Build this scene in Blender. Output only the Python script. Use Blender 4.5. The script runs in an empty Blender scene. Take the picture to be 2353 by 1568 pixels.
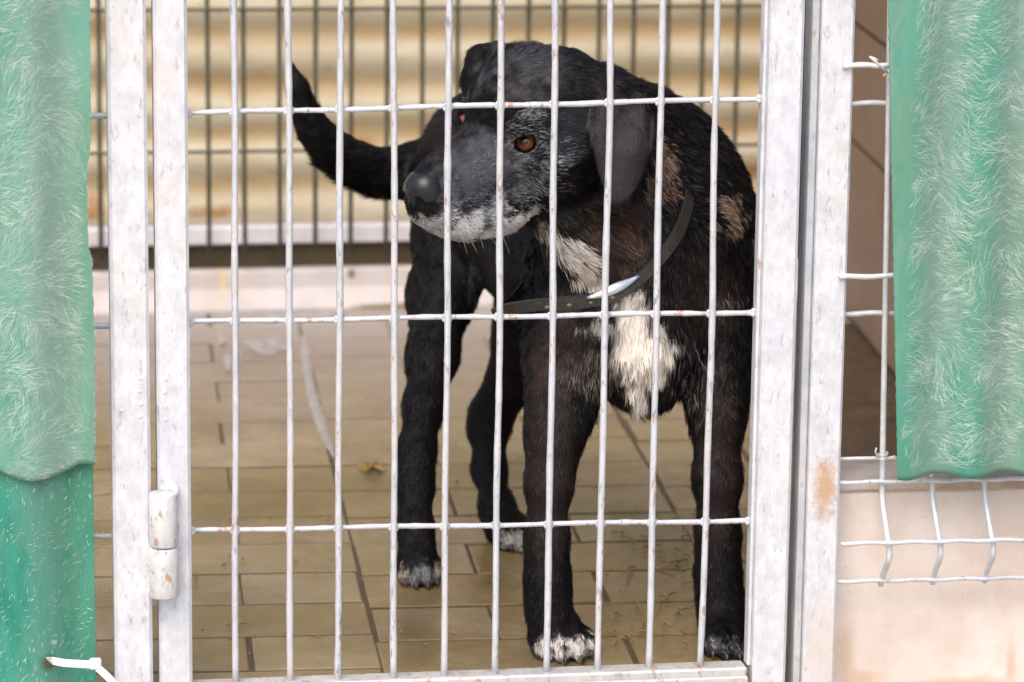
import bpy, math, random
import numpy as np
from mathutils import Vector, Matrix
try:
    import openvdb as vdb
except ImportError:
    import pyopenvdb as vdb
random.seed(7); RNG = np.random.default_rng(7)
S = bpy.context.scene
COL = S.collection
W0, H0 = 2353.0, 1568.0

# ------------------------------------------------------------------ camera
CAM = np.array([-0.4564146, -3.2, 1.0547473])
PIT, YAW, ROL, FPX = 0.218128, 0.152793, 0.011829, 8124.62
FWD = np.array([math.sin(YAW)*math.cos(PIT), math.cos(YAW)*math.cos(PIT), -math.sin(PIT)])
_r = np.array([math.cos(YAW), -math.sin(YAW), 0.0]); _u = np.cross(_r, FWD)
RGT = _r*math.cos(ROL)+_u*math.sin(ROL); UPV = -_r*math.sin(ROL)+_u*math.cos(ROL)
cd = bpy.data.cameras.new('camera'); cam = bpy.data.objects.new('camera', cd); COL.objects.link(cam)
cam.matrix_world = Matrix((( RGT[0], UPV[0], -FWD[0], CAM[0]), (RGT[1], UPV[1], -FWD[1], CAM[1]), (RGT[2], UPV[2], -FWD[2], CAM[2]), (0, 0, 0, 1)))
cd.sensor_width = 36.0; cd.lens = 36.0*FPX/W0; cd.clip_start = 0.05; cd.clip_end = 200.0
cd.dof.use_dof = True; cd.dof.focus_distance = 3.33; cd.dof.aperture_fstop = 7.5
S.camera = cam

# ------------------------------------------------------------------ light
S.view_settings.view_transform = 'Standard'; S.view_settings.look = 'None'
S.view_settings.exposure = 0.68; S.view_settings.gamma = 1.0
w = bpy.data.worlds.new('World'); S.world = w; w.use_nodes = True
nt = w.node_tree; bgn = nt.nodes['Background']
sky = nt.nodes.new('ShaderNodeTexSky'); sky.sky_type = 'NISHITA'; sky.sun_disc = False
SUN_EL, SUN_AZ = math.radians(52), math.radians(205)
sky.sun_elevation = SUN_EL; sky.sun_rotation = SUN_AZ
sky.air_density = 1.0; sky.dust_density = 5.0; sky.ozone_density = 1.0
nt.links.new(sky.outputs[0], bgn.inputs[0]); bgn.inputs[1].default_value = 0.14
sl = bpy.data.lights.new('sun', 'SUN'); sun = bpy.data.objects.new('sun', sl); COL.objects.link(sun)
sl.energy = 0.9; sl.angle = math.radians(50); sl.color = (1.0, 0.99, 0.98)
sd = Vector((math.sin(SUN_AZ)*math.cos(SUN_EL), math.cos(SUN_AZ)*math.cos(SUN_EL), math.sin(SUN_EL)))
sun.rotation_euler = sd.to_track_quat('Z', 'Y').to_euler(); sun.location = (-1, -3, 4)
S.cycles.use_denoising = True

# ------------------------------------------------------------------ helpers
def P(u, v, y):
    d = FWD+RGT*((u-W0/2)/FPX)-UPV*((v-H0/2)/FPX)
    return CAM+d*((y-CAM[1])/d[1])
def PZ(u, v, z):
    d = FWD+RGT*((u-W0/2)/FPX)-UPV*((v-H0/2)/FPX)
    return CAM+d*((z-CAM[2])/d[2])
def px(n, y):                       # picture pixels -> metres at depth y
    return n*(y+3.28)/FPX
def tag(o, label=None, cat=None, group=None, kind=None):
    if label: o['label'] = label
    if cat: o['category'] = cat
    if group: o['group'] = group
    if kind: o['kind'] = kind
    return o
def empty(name, loc, label, cat, group=None):
    o = bpy.data.objects.new(name, None); o.location = loc; COL.objects.link(o); o.empty_display_size = .05
    bpy.context.view_layer.update()
    return tag(o, label, cat, group)
def link(name, verts, faces, mat, parent=None, smooth=False, loc=None):
    me = bpy.data.meshes.new(name)
    verts = np.asarray(verts, float)
    o = bpy.data.objects.new(name, me)
    if parent is not None:
        loc = np.array(parent.location)
    elif loc is None:
        loc = np.array([(verts[:, 0].min()+verts[:, 0].max())/2, (verts[:, 1].min()+verts[:, 1].max())/2, verts[:, 2].min()])
    me.from_pydata((verts-loc).tolist(), [], faces if isinstance(faces, list) else faces.tolist())
    me.materials.append(mat); COL.objects.link(o)
    if parent is not None:
        o.parent = parent
    else:
        o.location = loc
    if smooth:
        me.polygons.foreach_set('use_smooth', np.ones(len(me.polygons), bool))
    me.update()
    return o
class MB:
    def __init__(s): s.v = []; s.f = []
    def add(s, v, f):
        n = len(s.v); s.v += [tuple(map(float, p)) for p in v]; s.f += [tuple(i+n for i in q) for q in f]
    def box(s, a, b, bev=0.0015, jit=0):
        a = np.array(a, float); b = np.array(b, float); c = min(bev, *(abs(b-a)/2.5))
        V = []; idx = {}
        for i in (0, 1):
            for j in (0, 1):
                for k in (0, 1):
                    p = np.array([(a, b)[i][0], (a, b)[j][1], (a, b)[k][2]]); sg = np.array([1-2*i, 1-2*j, 1-2*k])*c
                    for m in range(3):
                        q = p+sg; q[m] = p[m]; idx[(i, j, k, m)] = len(V); V.append(q)
        F = []
        for m in range(3):
            o = [x for x in range(3) if x != m]
            for sd_ in (0, 1):
                def ky(x, y_):
                    t = [0, 0, 0]; t[m] = sd_; t[o[0]] = x; t[o[1]] = y_; return idx[(*t, m)]
                q = [ky(0, 0), ky(1, 0), ky(1, 1), ky(0, 1)]
                if (sd_ == 0) != (m == 1): q = q[::-1]
                F.append(q)
        for m in range(3):     # edges along m
            o = [x for x in range(3) if x != m]
            for x in (0, 1):
                for y_ in (0, 1):
                    t0 = [0, 0, 0]; t0[o[0]] = x; t0[o[1]] = y_; t1 = list(t0); t1[m] = 1
                    F.append([idx[(*t0, o[0])], idx[(*t0, o[1])], idx[(*t1, o[1])], idx[(*t1, o[0])]])
        for i in (0, 1):
            for j in (0, 1):
                for k in (0, 1): F.append([idx[(i, j, k, m)] for m in range(3)])
        s.add(V, F)
    def tube(s, pts, r, n=8, wob=0.0, caps=True):
        pts = np.array(pts, float); m = len(pts); r = np.broadcast_to(np.array(r, float), (m,))
        T = np.gradient(pts, axis=0); T /= np.linalg.norm(T, axis=1)[:, None]+1e-12
        ref = np.array([0, 1, 0]) if abs(T[0][1]) < .8 else np.array([1, 0, 0])
        V = []
        for i in range(m):
            a = np.cross(T[i], ref); a /= np.linalg.norm(a); b = np.cross(T[i], a)
            for k in range(n):
                t = 2*math.pi*k/n; rr = r[i]*(1+wob*RNG.standard_normal())
                V.append(pts[i]+(a*math.cos(t)+b*math.sin(t))*rr)
        F = [(i*n+k, i*n+(k+1) % n, (i+1)*n+(k+1) % n, (i+1)*n+k) for i in range(m-1) for k in range(n)]
        if caps: F += [tuple(range(n))[::-1], tuple(range((m-1)*n, m*n))]
        s.add(V, F)
    def ball(s, c, r, n=8, m=6):
        r = np.broadcast_to(np.array(r, float), (3,)); V = [np.array(c)+r*(0, 0, 1)]
        for i in range(1, m):
            for k in range(n):
                a = math.pi*i/m; b = 2*math.pi*k/n
                V.append(np.array(c)+r*(math.sin(a)*math.cos(b), math.sin(a)*math.sin(b), math.cos(a)))
        V.append(np.array(c)-r*(0, 0, 1)); L = len(V)-1
        F = [(0, 1+k, 1+(k+1) % n) for k in range(n)]
        for i in range(m-2):
            for k in range(n): F.append((1+i*n+k, 1+(i+1)*n+k, 1+(i+1)*n+(k+1) % n, 1+i*n+(k+1) % n))
        F += [(L, 1+(m-2)*n+(k+1) % n, 1+(m-2)*n+k) for k in range(n)]
        s.add(V, F)
    def build(s, name, mat, parent=None, smooth=False, loc=None):
        return link(name, s.v, s.f, mat, parent, smooth, loc)
def hash3(i, j, k, seed=0):
    h = (i*374761393+j*668265263+k*2147483647+seed*974634777) & 0x7fffffff
    h = ((h ^ (h >> 13))*1274126177) & 0x7fffffff
    return ((h ^ (h >> 16)) & 0xffff)/65535.0
def noise(p, sc, seed=0):
    q = np.asarray(p)*sc+100.0; i = np.floor(q).astype(np.int64); f = q-i; f = f*f*(3-2*f); r = 0
    for a in (0, 1):
        for b in (0, 1):
            for c in (0, 1):
                wt = (f[:, 0] if a else 1-f[:, 0])*(f[:, 1] if b else 1-f[:, 1])*(f[:, 2] if c else 1-f[:, 2])
                r = r+wt*hash3(i[:, 0]+a, i[:, 1]+b, i[:, 2]+c, seed)
    return r

# ------------------------------------------------------------------ materials
class NM:
    def __init__(s, name):
        s.m = bpy.data.materials.new(name); s.m.use_nodes = True; s.t = s.m.node_tree; s.b = s.t.nodes['Principled BSDF']
        s.out = s.t.nodes['Material Output']; s.co = s.n('ShaderNodeTexCoord').outputs['Object']
    def n(s, k, **kw):
        o = s.t.nodes.new(k)
        for a, b in kw.items(): setattr(o, a, b)
        return o
    def l(s, a, b): s.t.links.new(a, b)
    def noise(s, sc, det=4, rough=.6, scale=(1, 1, 1), loc=(0, 0, 0), dist=0):
        mp = s.n('ShaderNodeMapping'); s.l(s.co, mp.inputs[0]); mp.inputs['Scale'].default_value = scale; mp.inputs['Location'].default_value = loc
        x = s.n('ShaderNodeTexNoise'); s.l(mp.outputs[0], x.inputs['Vector']); x.inputs['Scale'].default_value = sc
        x.inputs['Detail'].default_value = det; x.inputs['Roughness'].default_value = rough; x.inputs['Distortion'].default_value = dist
        return x.outputs['Fac']
    def ramp(s, fac, stops):
        r = s.n('ShaderNodeValToRGB'); s.l(fac, r.inputs[0]); e = r.color_ramp.elements
        while len(e) < len(stops): e.new(.5)
        for el, (p, c) in zip(e, stops):
            el.position = p; el.color = (*c, 1) if not isinstance(c, (int, float)) else (c, c, c, 1)
        return r.outputs[0]
    def mix(s, f, a, b, mode='MIX'):
        x = s.n('ShaderNodeMix', data_type='RGBA', blend_type=mode)
        for i, vv in ((0, f), (6, a), (7, b)):
            if isinstance(vv, (int, float)): x.inputs[i].default_value = vv
            elif isinstance(vv, tuple): x.inputs[i].default_value = (*vv, 1)
            else: s.l(vv, x.inputs[i])
        return x.outputs[2]
    def math(s, op, a, b=0.0):
        x = s.n('ShaderNodeMath', operation=op)
        for i, vv in ((0, a), (1, b)):
            if isinstance(vv, (int, float)): x.inputs[i].default_value = vv
            else: s.l(vv, x.inputs[i])
        return x.outputs[0]
    def blob(s, c, r):          # soft ellipsoidal mask around an object-space point
        mp = s.n('ShaderNodeMapping', vector_type='TEXTURE'); s.l(s.co, mp.inputs[0]); mp.inputs['Location'].default_value = tuple(c); mp.inputs['Scale'].default_value = tuple(r)
        g = s.n('ShaderNodeVectorMath', operation='LENGTH'); s.l(mp.outputs[0], g.inputs[0])
        return g.outputs['Value']
    def bump(s, h, st=.3, d=.002, norm=None):
        x = s.n('ShaderNodeBump'); x.inputs['Strength'].default_value = st; x.inputs['Distance'].default_value = d
        s.l(h, x.inputs['Height'])
        if norm: s.l(norm, x.inputs['Normal'])
        return x.outputs[0]
    def fin(s, col=None, rough=.5, metal=0., norm=None, spec=None):
        for nm, vv in (('Base Color', col), ('Roughness', rough), ('Metallic', metal), ('Normal', norm), ('Specular IOR Level', spec)):
            if vv is None: continue
            if isinstance(vv, (int, float)): s.b.inputs[nm].default_value = vv
            elif isinstance(vv, tuple): s.b.inputs[nm].default_value = (*vv, 1)
            else: s.l(vv, s.b.inputs[nm])
        return s.m
def mat_galv(name, tint=(.76, .77, .80), rust=.66, grime=.5, lowz=None, patch=None):
    m = NM(name)
    a = m.ramp(m.noise(70, 7, .75, (1, 1, .6)), [(.3, tuple(x*.72 for x in tint)), (.58, tint)])
    blot = m.ramp(m.noise(22, 4, .7, (1, 1, .6), (3, 1, 2)), [(.42, 0), (.75, 1)])
    a = m.mix(m.math('MULTIPLY', blot, .45), a, (.54, .57, .67))
    warm = m.ramp(m.noise(8, 4, .7, (1, 1, .7), (8, 4, 2)), [(.48, 0), (.7, 1)])
    a = m.mix(m.math('MULTIPLY', warm, .5), a, (.74, .66, .60))
    dk = m.ramp(m.noise(180, 3, .6, (1, 1, .35), (1, 7, 2)), [(.61, 0), (.72, 1)])
    a = m.mix(m.math('MULTIPLY', dk, grime), a, (.27, .29, .33))
    ru = m.ramp(m.noise(130, 4, .6, (1, 1, .4), (4, 2, 9)), [(rust, 0), (rust+.06, 1)])
    a = m.mix(m.math('MULTIPLY', ru, .75), a, (.42, .23, .11))
    if patch:
        for c, r, col, st in patch:
            d = m.math('ADD', m.blob(c, r), m.math('MULTIPLY', m.math('SUBTRACT', m.noise(60, 4, .7), .5), 1.1))
            k = m.ramp(m.math('ADD', d, m.math('MULTIPLY', m.math('SUBTRACT', m.noise(300, 4, .7), .5), .8)), [(.35, 1), (1.1, 0)])
            a = m.mix(m.math('MULTIPLY', k, st), a, col)
    n1 = m.bump(m.noise(420, 4, .7), .35, .0006, m.bump(m.noise(70, 3), .25, .0015))
    return m.fin(a, .52, .25, n1)
def mat_simple(name, lo, hi, sc=30, rough=.7, bump=.3, bd=.002, scale=(1, 1, 1), metal=0):
    m = NM(name); f = m.noise(sc, 6, .65, scale)
    return m.fin(m.ramp(f, [(.3, lo), (.7, hi)]), rough, metal, m.bump(m.noise(sc*4, 5, .7, scale), bump, bd))

# ------------------------------------------------------------------ ground outside and paved kennel floor
WALL_Y = 1.775
def mat_outside():
    m = NM('concrete_outside'); a = m.ramp(m.noise(3, 6), [(.3, (.30, .28, .25)), (.7, (.44, .41, .37))])
    return m.fin(a, .85, 0, m.bump(m.noise(60, 5), .5, .004))
link('ground', [(-40, -40, -.12), (40, -40, -.12), (40, 40, -.12), (-40, 40, -.12)], [(0, 1, 2, 3)], mat_outside(), loc=np.zeros(3))['kind'] = 'structure'
def build_floor():
    m = NM('wet_brown_pavers')
    at = m.n('ShaderNodeAttribute', attribute_name='tint')
    base = m.ramp(m.noise(19, 8, .75), [(.3, (.16, .115, .058)), (.5, (.22, .16, .078)), (.72, (.32, .245, .135))])
    base = m.mix(at.outputs['Fac'], base, m.mix(.5, base, (.36, .29, .21)))
    moss = m.ramp(m.noise(5, 5, .7, loc=(5, 3, 0)), [(.42, 0), (.6, 1)])
    base = m.mix(m.math('MULTIPLY', moss, .6), base, (.20, .145, .035))
    stn = m.ramp(m.noise(3.2, 7, .72, loc=(1, 6, 0)), [(.40, 1), (.56, 0)]); base = m.mix(m.math('MULTIPLY', stn, .55), base, (.11, .075, .035))
    fl_ = m.ramp(m.noise(75, 5, .7, loc=(3, 1, 0)), [(.60, 0), (.70, 1)]); base = m.mix(m.math('MULTIPLY', fl_, .55), base, (.10, .06, .03))
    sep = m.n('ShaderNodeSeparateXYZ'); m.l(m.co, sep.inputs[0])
    far_sheen = m.ramp(m.math('ADD', m.math('MULTIPLY', sep.outputs[1], .5), m.math('MULTIPLY', m.noise(6, 4), .3)), [(.62, 0), (.95, 1)])
    base = m.mix(m.math('MULTIPLY', far_sheen, .75), base, (.30, .26, .245))  # greyish wet reflection towards the back, mixed into the paver colour
    wet = m.ramp(m.noise(5, 5, .65, loc=(2, 9, 0)), [(.40, .05), (.62, .32)])
    rg = m.mix(far_sheen, wet, (.26, .26, .26))
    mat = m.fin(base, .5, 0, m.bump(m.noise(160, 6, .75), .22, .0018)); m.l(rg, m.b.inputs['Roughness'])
    mb = MB(); tint = []
    th = math.radians(-2.3); c, s_ = math.cos(th), math.sin(th)
    def rt(x, y): return (x*c-y*s_+.02, x*s_+y*c)
    ey, ex, b = .0026, .0020, .0018
    for pn in range(-3, 6):
        X0 = -.10+.375*pn; row = (.1165, .108, .112)[pn % 3]; oy = RNG.uniform(0, row) if pn != 0 else .03
        for r in range(-2, 18):
            y0 = r*row+oy; cut = .125 if r % 2 else .25
            for (xa, xb) in ((X0, X0+cut), (X0+cut, X0+.375)):
                dz = RNG.uniform(-.0003, .0006); tx, ty = RNG.normal(size=2)*.003; j = RNG.normal(size=2)*.0012; ea = ex*RNG.uniform(.6, 1.3); eb = ey*RNG.uniform(.7, 1.5)
                ring0 = [(xa+ea, y0+eb), (xb-ea, y0+eb), (xb-ea, y0+row-eb), (xa+ea, y0+row-eb)]
                ring1 = [(xa+ea+b, y0+eb+b), (xb-ea-b, y0+eb+b), (xb-ea-b, y0+row-eb-b), (xa+ea+b, y0+row-eb-b)]
                ys = [rt(*q)[1] for q in ring0]
                if max(ys) > WALL_Y+.02 or max(ys) < .04: continue
                V = []
                for (x, y), z in [(q, -.02) for q in ring0]+[(q, -.0014) for q in ring0]+[(q, 0.) for q in ring1]:
                    X, Y = rt(x+j[0], y+j[1]); V.append((X, max(Y, .026+(.002 if z == 0 else 0)), z+dz+(x-(xa+xb)/2)*tx*.3+(y-y0-row/2)*ty*.3))
                F = [(8, 9, 10, 11)]+[(4+i, 4+(i+1) % 4, 8+(i+1) % 4, 8+i) for i in range(4)]+[(i, (i+1) % 4, 4+(i+1) % 4, 4+i) for i in range(4)]
                mb.add(V, F); tint += [RNG.random()]*12
    o = mb.build('paving', mat, loc=np.zeros(3)); o['kind'] = 'structure'
    at_ = o.data.attributes.new('tint', 'FLOAT', 'POINT'); at_.data.foreach_set('value', tint)
    j = mat_simple('joint_dirt', (.050, .036, .018), (.11, .08, .042), 60, .5, .6, .003)
    link('floor_bed', [(-1.2, .026, -.0011), (2.0, .026, -.0011), (2.0, 1.9, -.0011), (-1.2, 1.9, -.0011)], [(0, 1, 2, 3)], j, loc=np.zeros(3))['kind'] = 'structure'
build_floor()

# ------------------------------------------------------------------ back wall
def build_back():
    xl, xr = -1.0, 1.6
    z_strip0, z_strip1 = P(700, 556, WALL_Y)[2], P(700, 512, WALL_Y)[2]
    z_k = P(700, 611, WALL_Y)[2]
    m = NM('cream_corrugated_metal')
    o_ = P(495, 485, WALL_Y); 
    a = m.ramp(m.noise(7, 6, .65, (.5, 1, 2.2)), [(.3, (.46, .385, .235)), (.62, (.61, .55, .42))])
    sep = m.n('ShaderNodeSeparateXYZ'); m.l(m.co, sep.inputs[0])
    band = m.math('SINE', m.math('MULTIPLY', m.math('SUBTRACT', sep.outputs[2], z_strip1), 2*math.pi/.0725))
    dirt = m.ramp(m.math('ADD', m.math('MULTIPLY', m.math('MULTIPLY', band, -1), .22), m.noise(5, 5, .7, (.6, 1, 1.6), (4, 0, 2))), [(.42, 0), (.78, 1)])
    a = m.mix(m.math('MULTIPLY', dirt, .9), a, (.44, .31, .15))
    spots = m.ramp(m.noise(45, 5, .7), [(.6, 0), (.78, 1)])
    a = m.mix(m.math('MULTIPLY', spots, .75), a, (.32, .20, .07))
    for (u, v, ru, rv) in ((488, 490, 85, 24), (205, 480, 45, 34), (1715, 400, 60, 34), (830, 330, 60, 20), (1250, 480, 120, 16)):
        c = P(u, v, WALL_Y)-np.array([.3, WALL_Y, 0]); d = m.math('ADD', m.blob(c, (ru/1600, .1, rv/1600)), m.math('MULTIPLY', m.math('SUBTRACT', m.noise(13, 5, .75), .5), 2.2))
        a = m.mix(m.math('MULTIPLY', m.ramp(d, [(.4, 1), (1.3, 0)]), .85), a, (.36, .18, .05))
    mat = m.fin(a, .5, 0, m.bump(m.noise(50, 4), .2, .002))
    # horizontal corrugations
    zs = np.arange(z_strip1, 1.35, .00725/1.2); X = np.linspace(xl, xr, 40)
    V = []; F = []
    for z in zs:
        ph = 2*math.pi*(z-z_strip1)/.0725
        for x in X: V.append((x, WALL_Y+.006-.0050*math.sin(ph)+.0015*math.sin(x*9+z*3), z))
    n = len(X); nz = len(zs)
    for i in range(nz-1):
        for k in range(n-1): F.append((i*n+k, i*n+k+1, (i+1)*n+k+1, (i+1)*n+k))
    back = [(p[0], p[1]+.0025, p[2]) for p in V]; N = len(V); F += [tuple(q+N for q in f[::-1]) for f in F]; V += back
    root = empty('back_wall', (0.3, WALL_Y, 0), 'cream corrugated metal back wall with brown rust stains behind the dog', 'wall')
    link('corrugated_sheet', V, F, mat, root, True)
    mb = MB(); mb.box((xl, WALL_Y-.016, z_strip0), (xr, WALL_Y+.04, z_strip1-.001), .003)
    mb.build('base_rail', mat_simple('pale_rail', (.52, .50, .53), (.68, .66, .70), 14, .45), root)
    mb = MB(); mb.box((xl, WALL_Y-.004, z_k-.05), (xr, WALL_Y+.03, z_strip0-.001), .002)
    mb.build('gap_shade_board', mat_simple('painted_gap_shade', (.035, .026, .012), (.07, .045, .022), 10, .8), root)  # dark board painted as the shadowed gap between rail and kerb
    # concrete kerb
    m = NM('pale_concrete_kerb'); a = m.ramp(m.noise(9, 6, .65), [(.3, (.42, .38, .37)), (.65, (.55, .51, .51))])
    wr = m.ramp(m.noise(5, 4, .7, (2.5, 1, .6), (3, 0, 1)), [(.55, 0), (.8, 1)]); a = m.mix(m.math('MULTIPLY', wr, .6), a, (.62, .50, .33))
    for (u, v, ru, rv) in ((808, 632, 11, 14), (905, 703, 120, 12), (512, 640, 9, 50)):
        c = P(u, v, WALL_Y-.03); d = m.math('ADD', m.blob(c, (ru/1600, .1, rv/1600)), m.math('MULTIPLY', m.math('SUBTRACT', m.noise(40, 3), .5), .6))
        a = m.mix(m.math('MULTIPLY', m.ramp(d, [(.6, 1), (1.1, 0)]), .85), a, (.16, .10, .04) if ru != 9 else (.6, .47, .28))
    mk = m.fin(a, .55, 0, m.bump(m.noise(40, 5), .4, .003))
    V = []; xs = np.linspace(xl, xr, 60); prof = [(-.045, -.02), (-.042, .004), (-.03, z_k*.55), (-.028, z_k-.004), (-.022, z_k), (-.0045, z_k), (-.0045, -.02)]
    for x in xs:
        for (dy, z) in prof: V.append((x, WALL_Y+dy+.002*math.sin(x*31)+.003*math.sin(x*7), z))
    k_ = len(prof); F = [(i*k_+j, (i+1)*k_+j, (i+1)*k_+j+1, i*k_+j+1) for i in range(len(xs)-1) for j in range(k_-1)]
    tag(link('kerb', V, F, mk, smooth=False, loc=np.zeros(3)), 'pale concrete kerb along the foot of the back wall, stained at its lower edge', 'kerb')
    # damp cement smears on the floor in front of the kerb
    m = mat_simple('wet_cement', (.25, .23, .21), (.38, .355, .345), 45, .22, .4, .003)
    mb = MB()
    for path in ([(699, 768, 5), (701, 800, 9), (706, 850, 12), (716, 900, 12), (728, 945, 14), (742, 985, 13), (756, 1020, 10), (768, 1052, 3)], [(508, 752, 6), (511, 765, 13), (512, 780, 12), (514, 792, 4)], [(520, 812, 3), (524, 828, 11), (526, 842, 9), (527, 855, 3)],
                 [(552, 712, 4), (620, 716, 13), (700, 712, 15), (760, 720, 8), (800, 716, 3)], [(945, 728, 3), (990, 726, 8), (1060, 722, 6), (1100, 724, 2)], [(560, 785, 4), (610, 800, 20), (640, 792, 17), (665, 800, 4)]):
        L_ = []
        q = np.array(path, float); tt = np.linspace(0, len(q)-1, 26)
        for t in tt:
            u, v, hw = (np.interp(t, range(len(q)), q[:, k]) for k in range(3)); i = min(int(t), len(q)-2); d = q[i+1, :2]-q[i, :2]; d /= np.linalg.norm(d); n_ = np.array([-d[1], d[0]])
            h1, h2 = hw*RNG.uniform(.75, 1.2), hw*RNG.uniform(.75, 1.2)
            for sg, z in ((h1, .0006), (h1*.5, .0022), (-h2*.5, .0022), (-h2, .0006)):
                w_ = PZ(u+n_[0]*sg, v+n_[1]*sg, z); w_[1] = min(w_[1], WALL_Y-.05); L_.append(w_)
        mb.add(L_, [(4*i+k, 4*i+k+1, 4*i+k+5, 4*i+k+4) for i in range(25) for k in range(3)])
    o = mb.build('cement_smears', m, smooth=True); tag(o, 'pale wet cement smears on the pavers in front of the kerb', 'cement', kind='stuff')
build_back()

def build_back_mesh():
    m = mat_simple('green_black_wire', (.045, .05, .03), (.10, .10, .065), 50, .55)
    y = WALL_Y-.045
    x0 = P(479, 400, y)[0]; dx = (P(1687, 400, y)[0]-x0)/15
    zb = P(700, 592, y)[2]; root = empty('wire_mesh_panel', (x0+dx*6, y, 0), 'dark green welded wire mesh panel standing before the cream back wall', 'fence')
    for k in range(-9, 21):
        x = x0+k*dx; mb = MB(); zz = np.linspace(zb, 1.32, 9)
        mb.tube([(x+.0006*math.sin(z*9+k), y, z) for z in zz], .0034, 6); mb.build('upright_wire', m, root, True)
    z1, z2 = P(700, 345, y)[2], P(700, 20, y)[2]
    for z in (z1, z2, z2+(z2-z1)):
        mb = MB(); mb.tube([(x, y-.0055, z) for x in np.linspace(x0-9.5*dx, x0+20.5*dx, 12)], .0026, 6); mb.build('cross_wire', m, root, True)
build_back_mesh()

# right-hand partition boards of the kennel
def build_partition():
    a = PZ(1925, 711, .0); b = PZ(2075, 902, .0)
    d = (b-a); d[2] = 0; L = np.linalg.norm(d); d /= L; nrm = np.array([d[1], -d[0], 0.])
    if nrm[0] < 0: nrm = -nrm
    root = empty('partition', tuple((a+b)/2), 'brown boarded kennel side partition seen past the right-hand post', 'partition')
    m = NM('brown_partition_board'); c = m.ramp(m.noise(3, 5, .6), [(.3, (.17, .11, .07)), (.7, (.27, .19, .135))]); mat = m.fin(c, .6, 0, m.bump(m.noise(30, 4), .2, .002))
    p0 = a-d*.25; p1 = b+d*1.1; z = .02
    hz = [.02, .30, .305, .50, .505, .95]
    for z0, z1 in ((.012, .255), (.262, .42), (.427, 1.1)):
        mb = MB(); q = [p0, p1, p1+nrm*.02, p0+nrm*.02]
        V = [(x[0], x[1], z0) for x in q]+[(x[0], x[1], z1) for x in q]
        mb.add(V, [(0, 1, 2, 3), (7, 6, 5, 4), (0, 4, 5, 1), (1, 5, 6, 2), (2, 6, 7, 3), (3, 7, 4, 0)]); mb.build('board', mat, root)
    mb = MB(); q = [p0+nrm*.012, p1+nrm*.012, p1+nrm*.03, p0+nrm*.03]
    V = [(x[0], x[1], -.005) for x in q]+[(x[0], x[1], 1.05) for x in q]
    mb.add(V, [(0, 1, 2, 3), (7, 6, 5, 4), (0, 4, 5, 1), (1, 5, 6, 2), (2, 6, 7, 3), (3, 7, 4, 0)]); mb.build('backing_frame', mat_simple('dark_frame', (.03, .02, .012), (.06, .04, .02)), root)
build_partition()
def build_floor_shade():
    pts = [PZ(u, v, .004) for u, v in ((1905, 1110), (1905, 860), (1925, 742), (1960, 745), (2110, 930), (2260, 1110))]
    m = mat_simple('floor_shade_brown', (.035, .022, .012), (.085, .055, .03), 22, .5, .6, .006)  # dark sheet added to stand for the shaded floor by the partition
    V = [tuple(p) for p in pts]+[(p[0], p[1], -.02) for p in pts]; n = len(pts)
    link('floor_shade', V, [tuple(range(n))]+[(i, i+n, (i+1) % n+n, (i+1) % n) for i in range(n)], m, loc=np.zeros(3))['kind'] = 'structure'
build_floor_shade()

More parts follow.
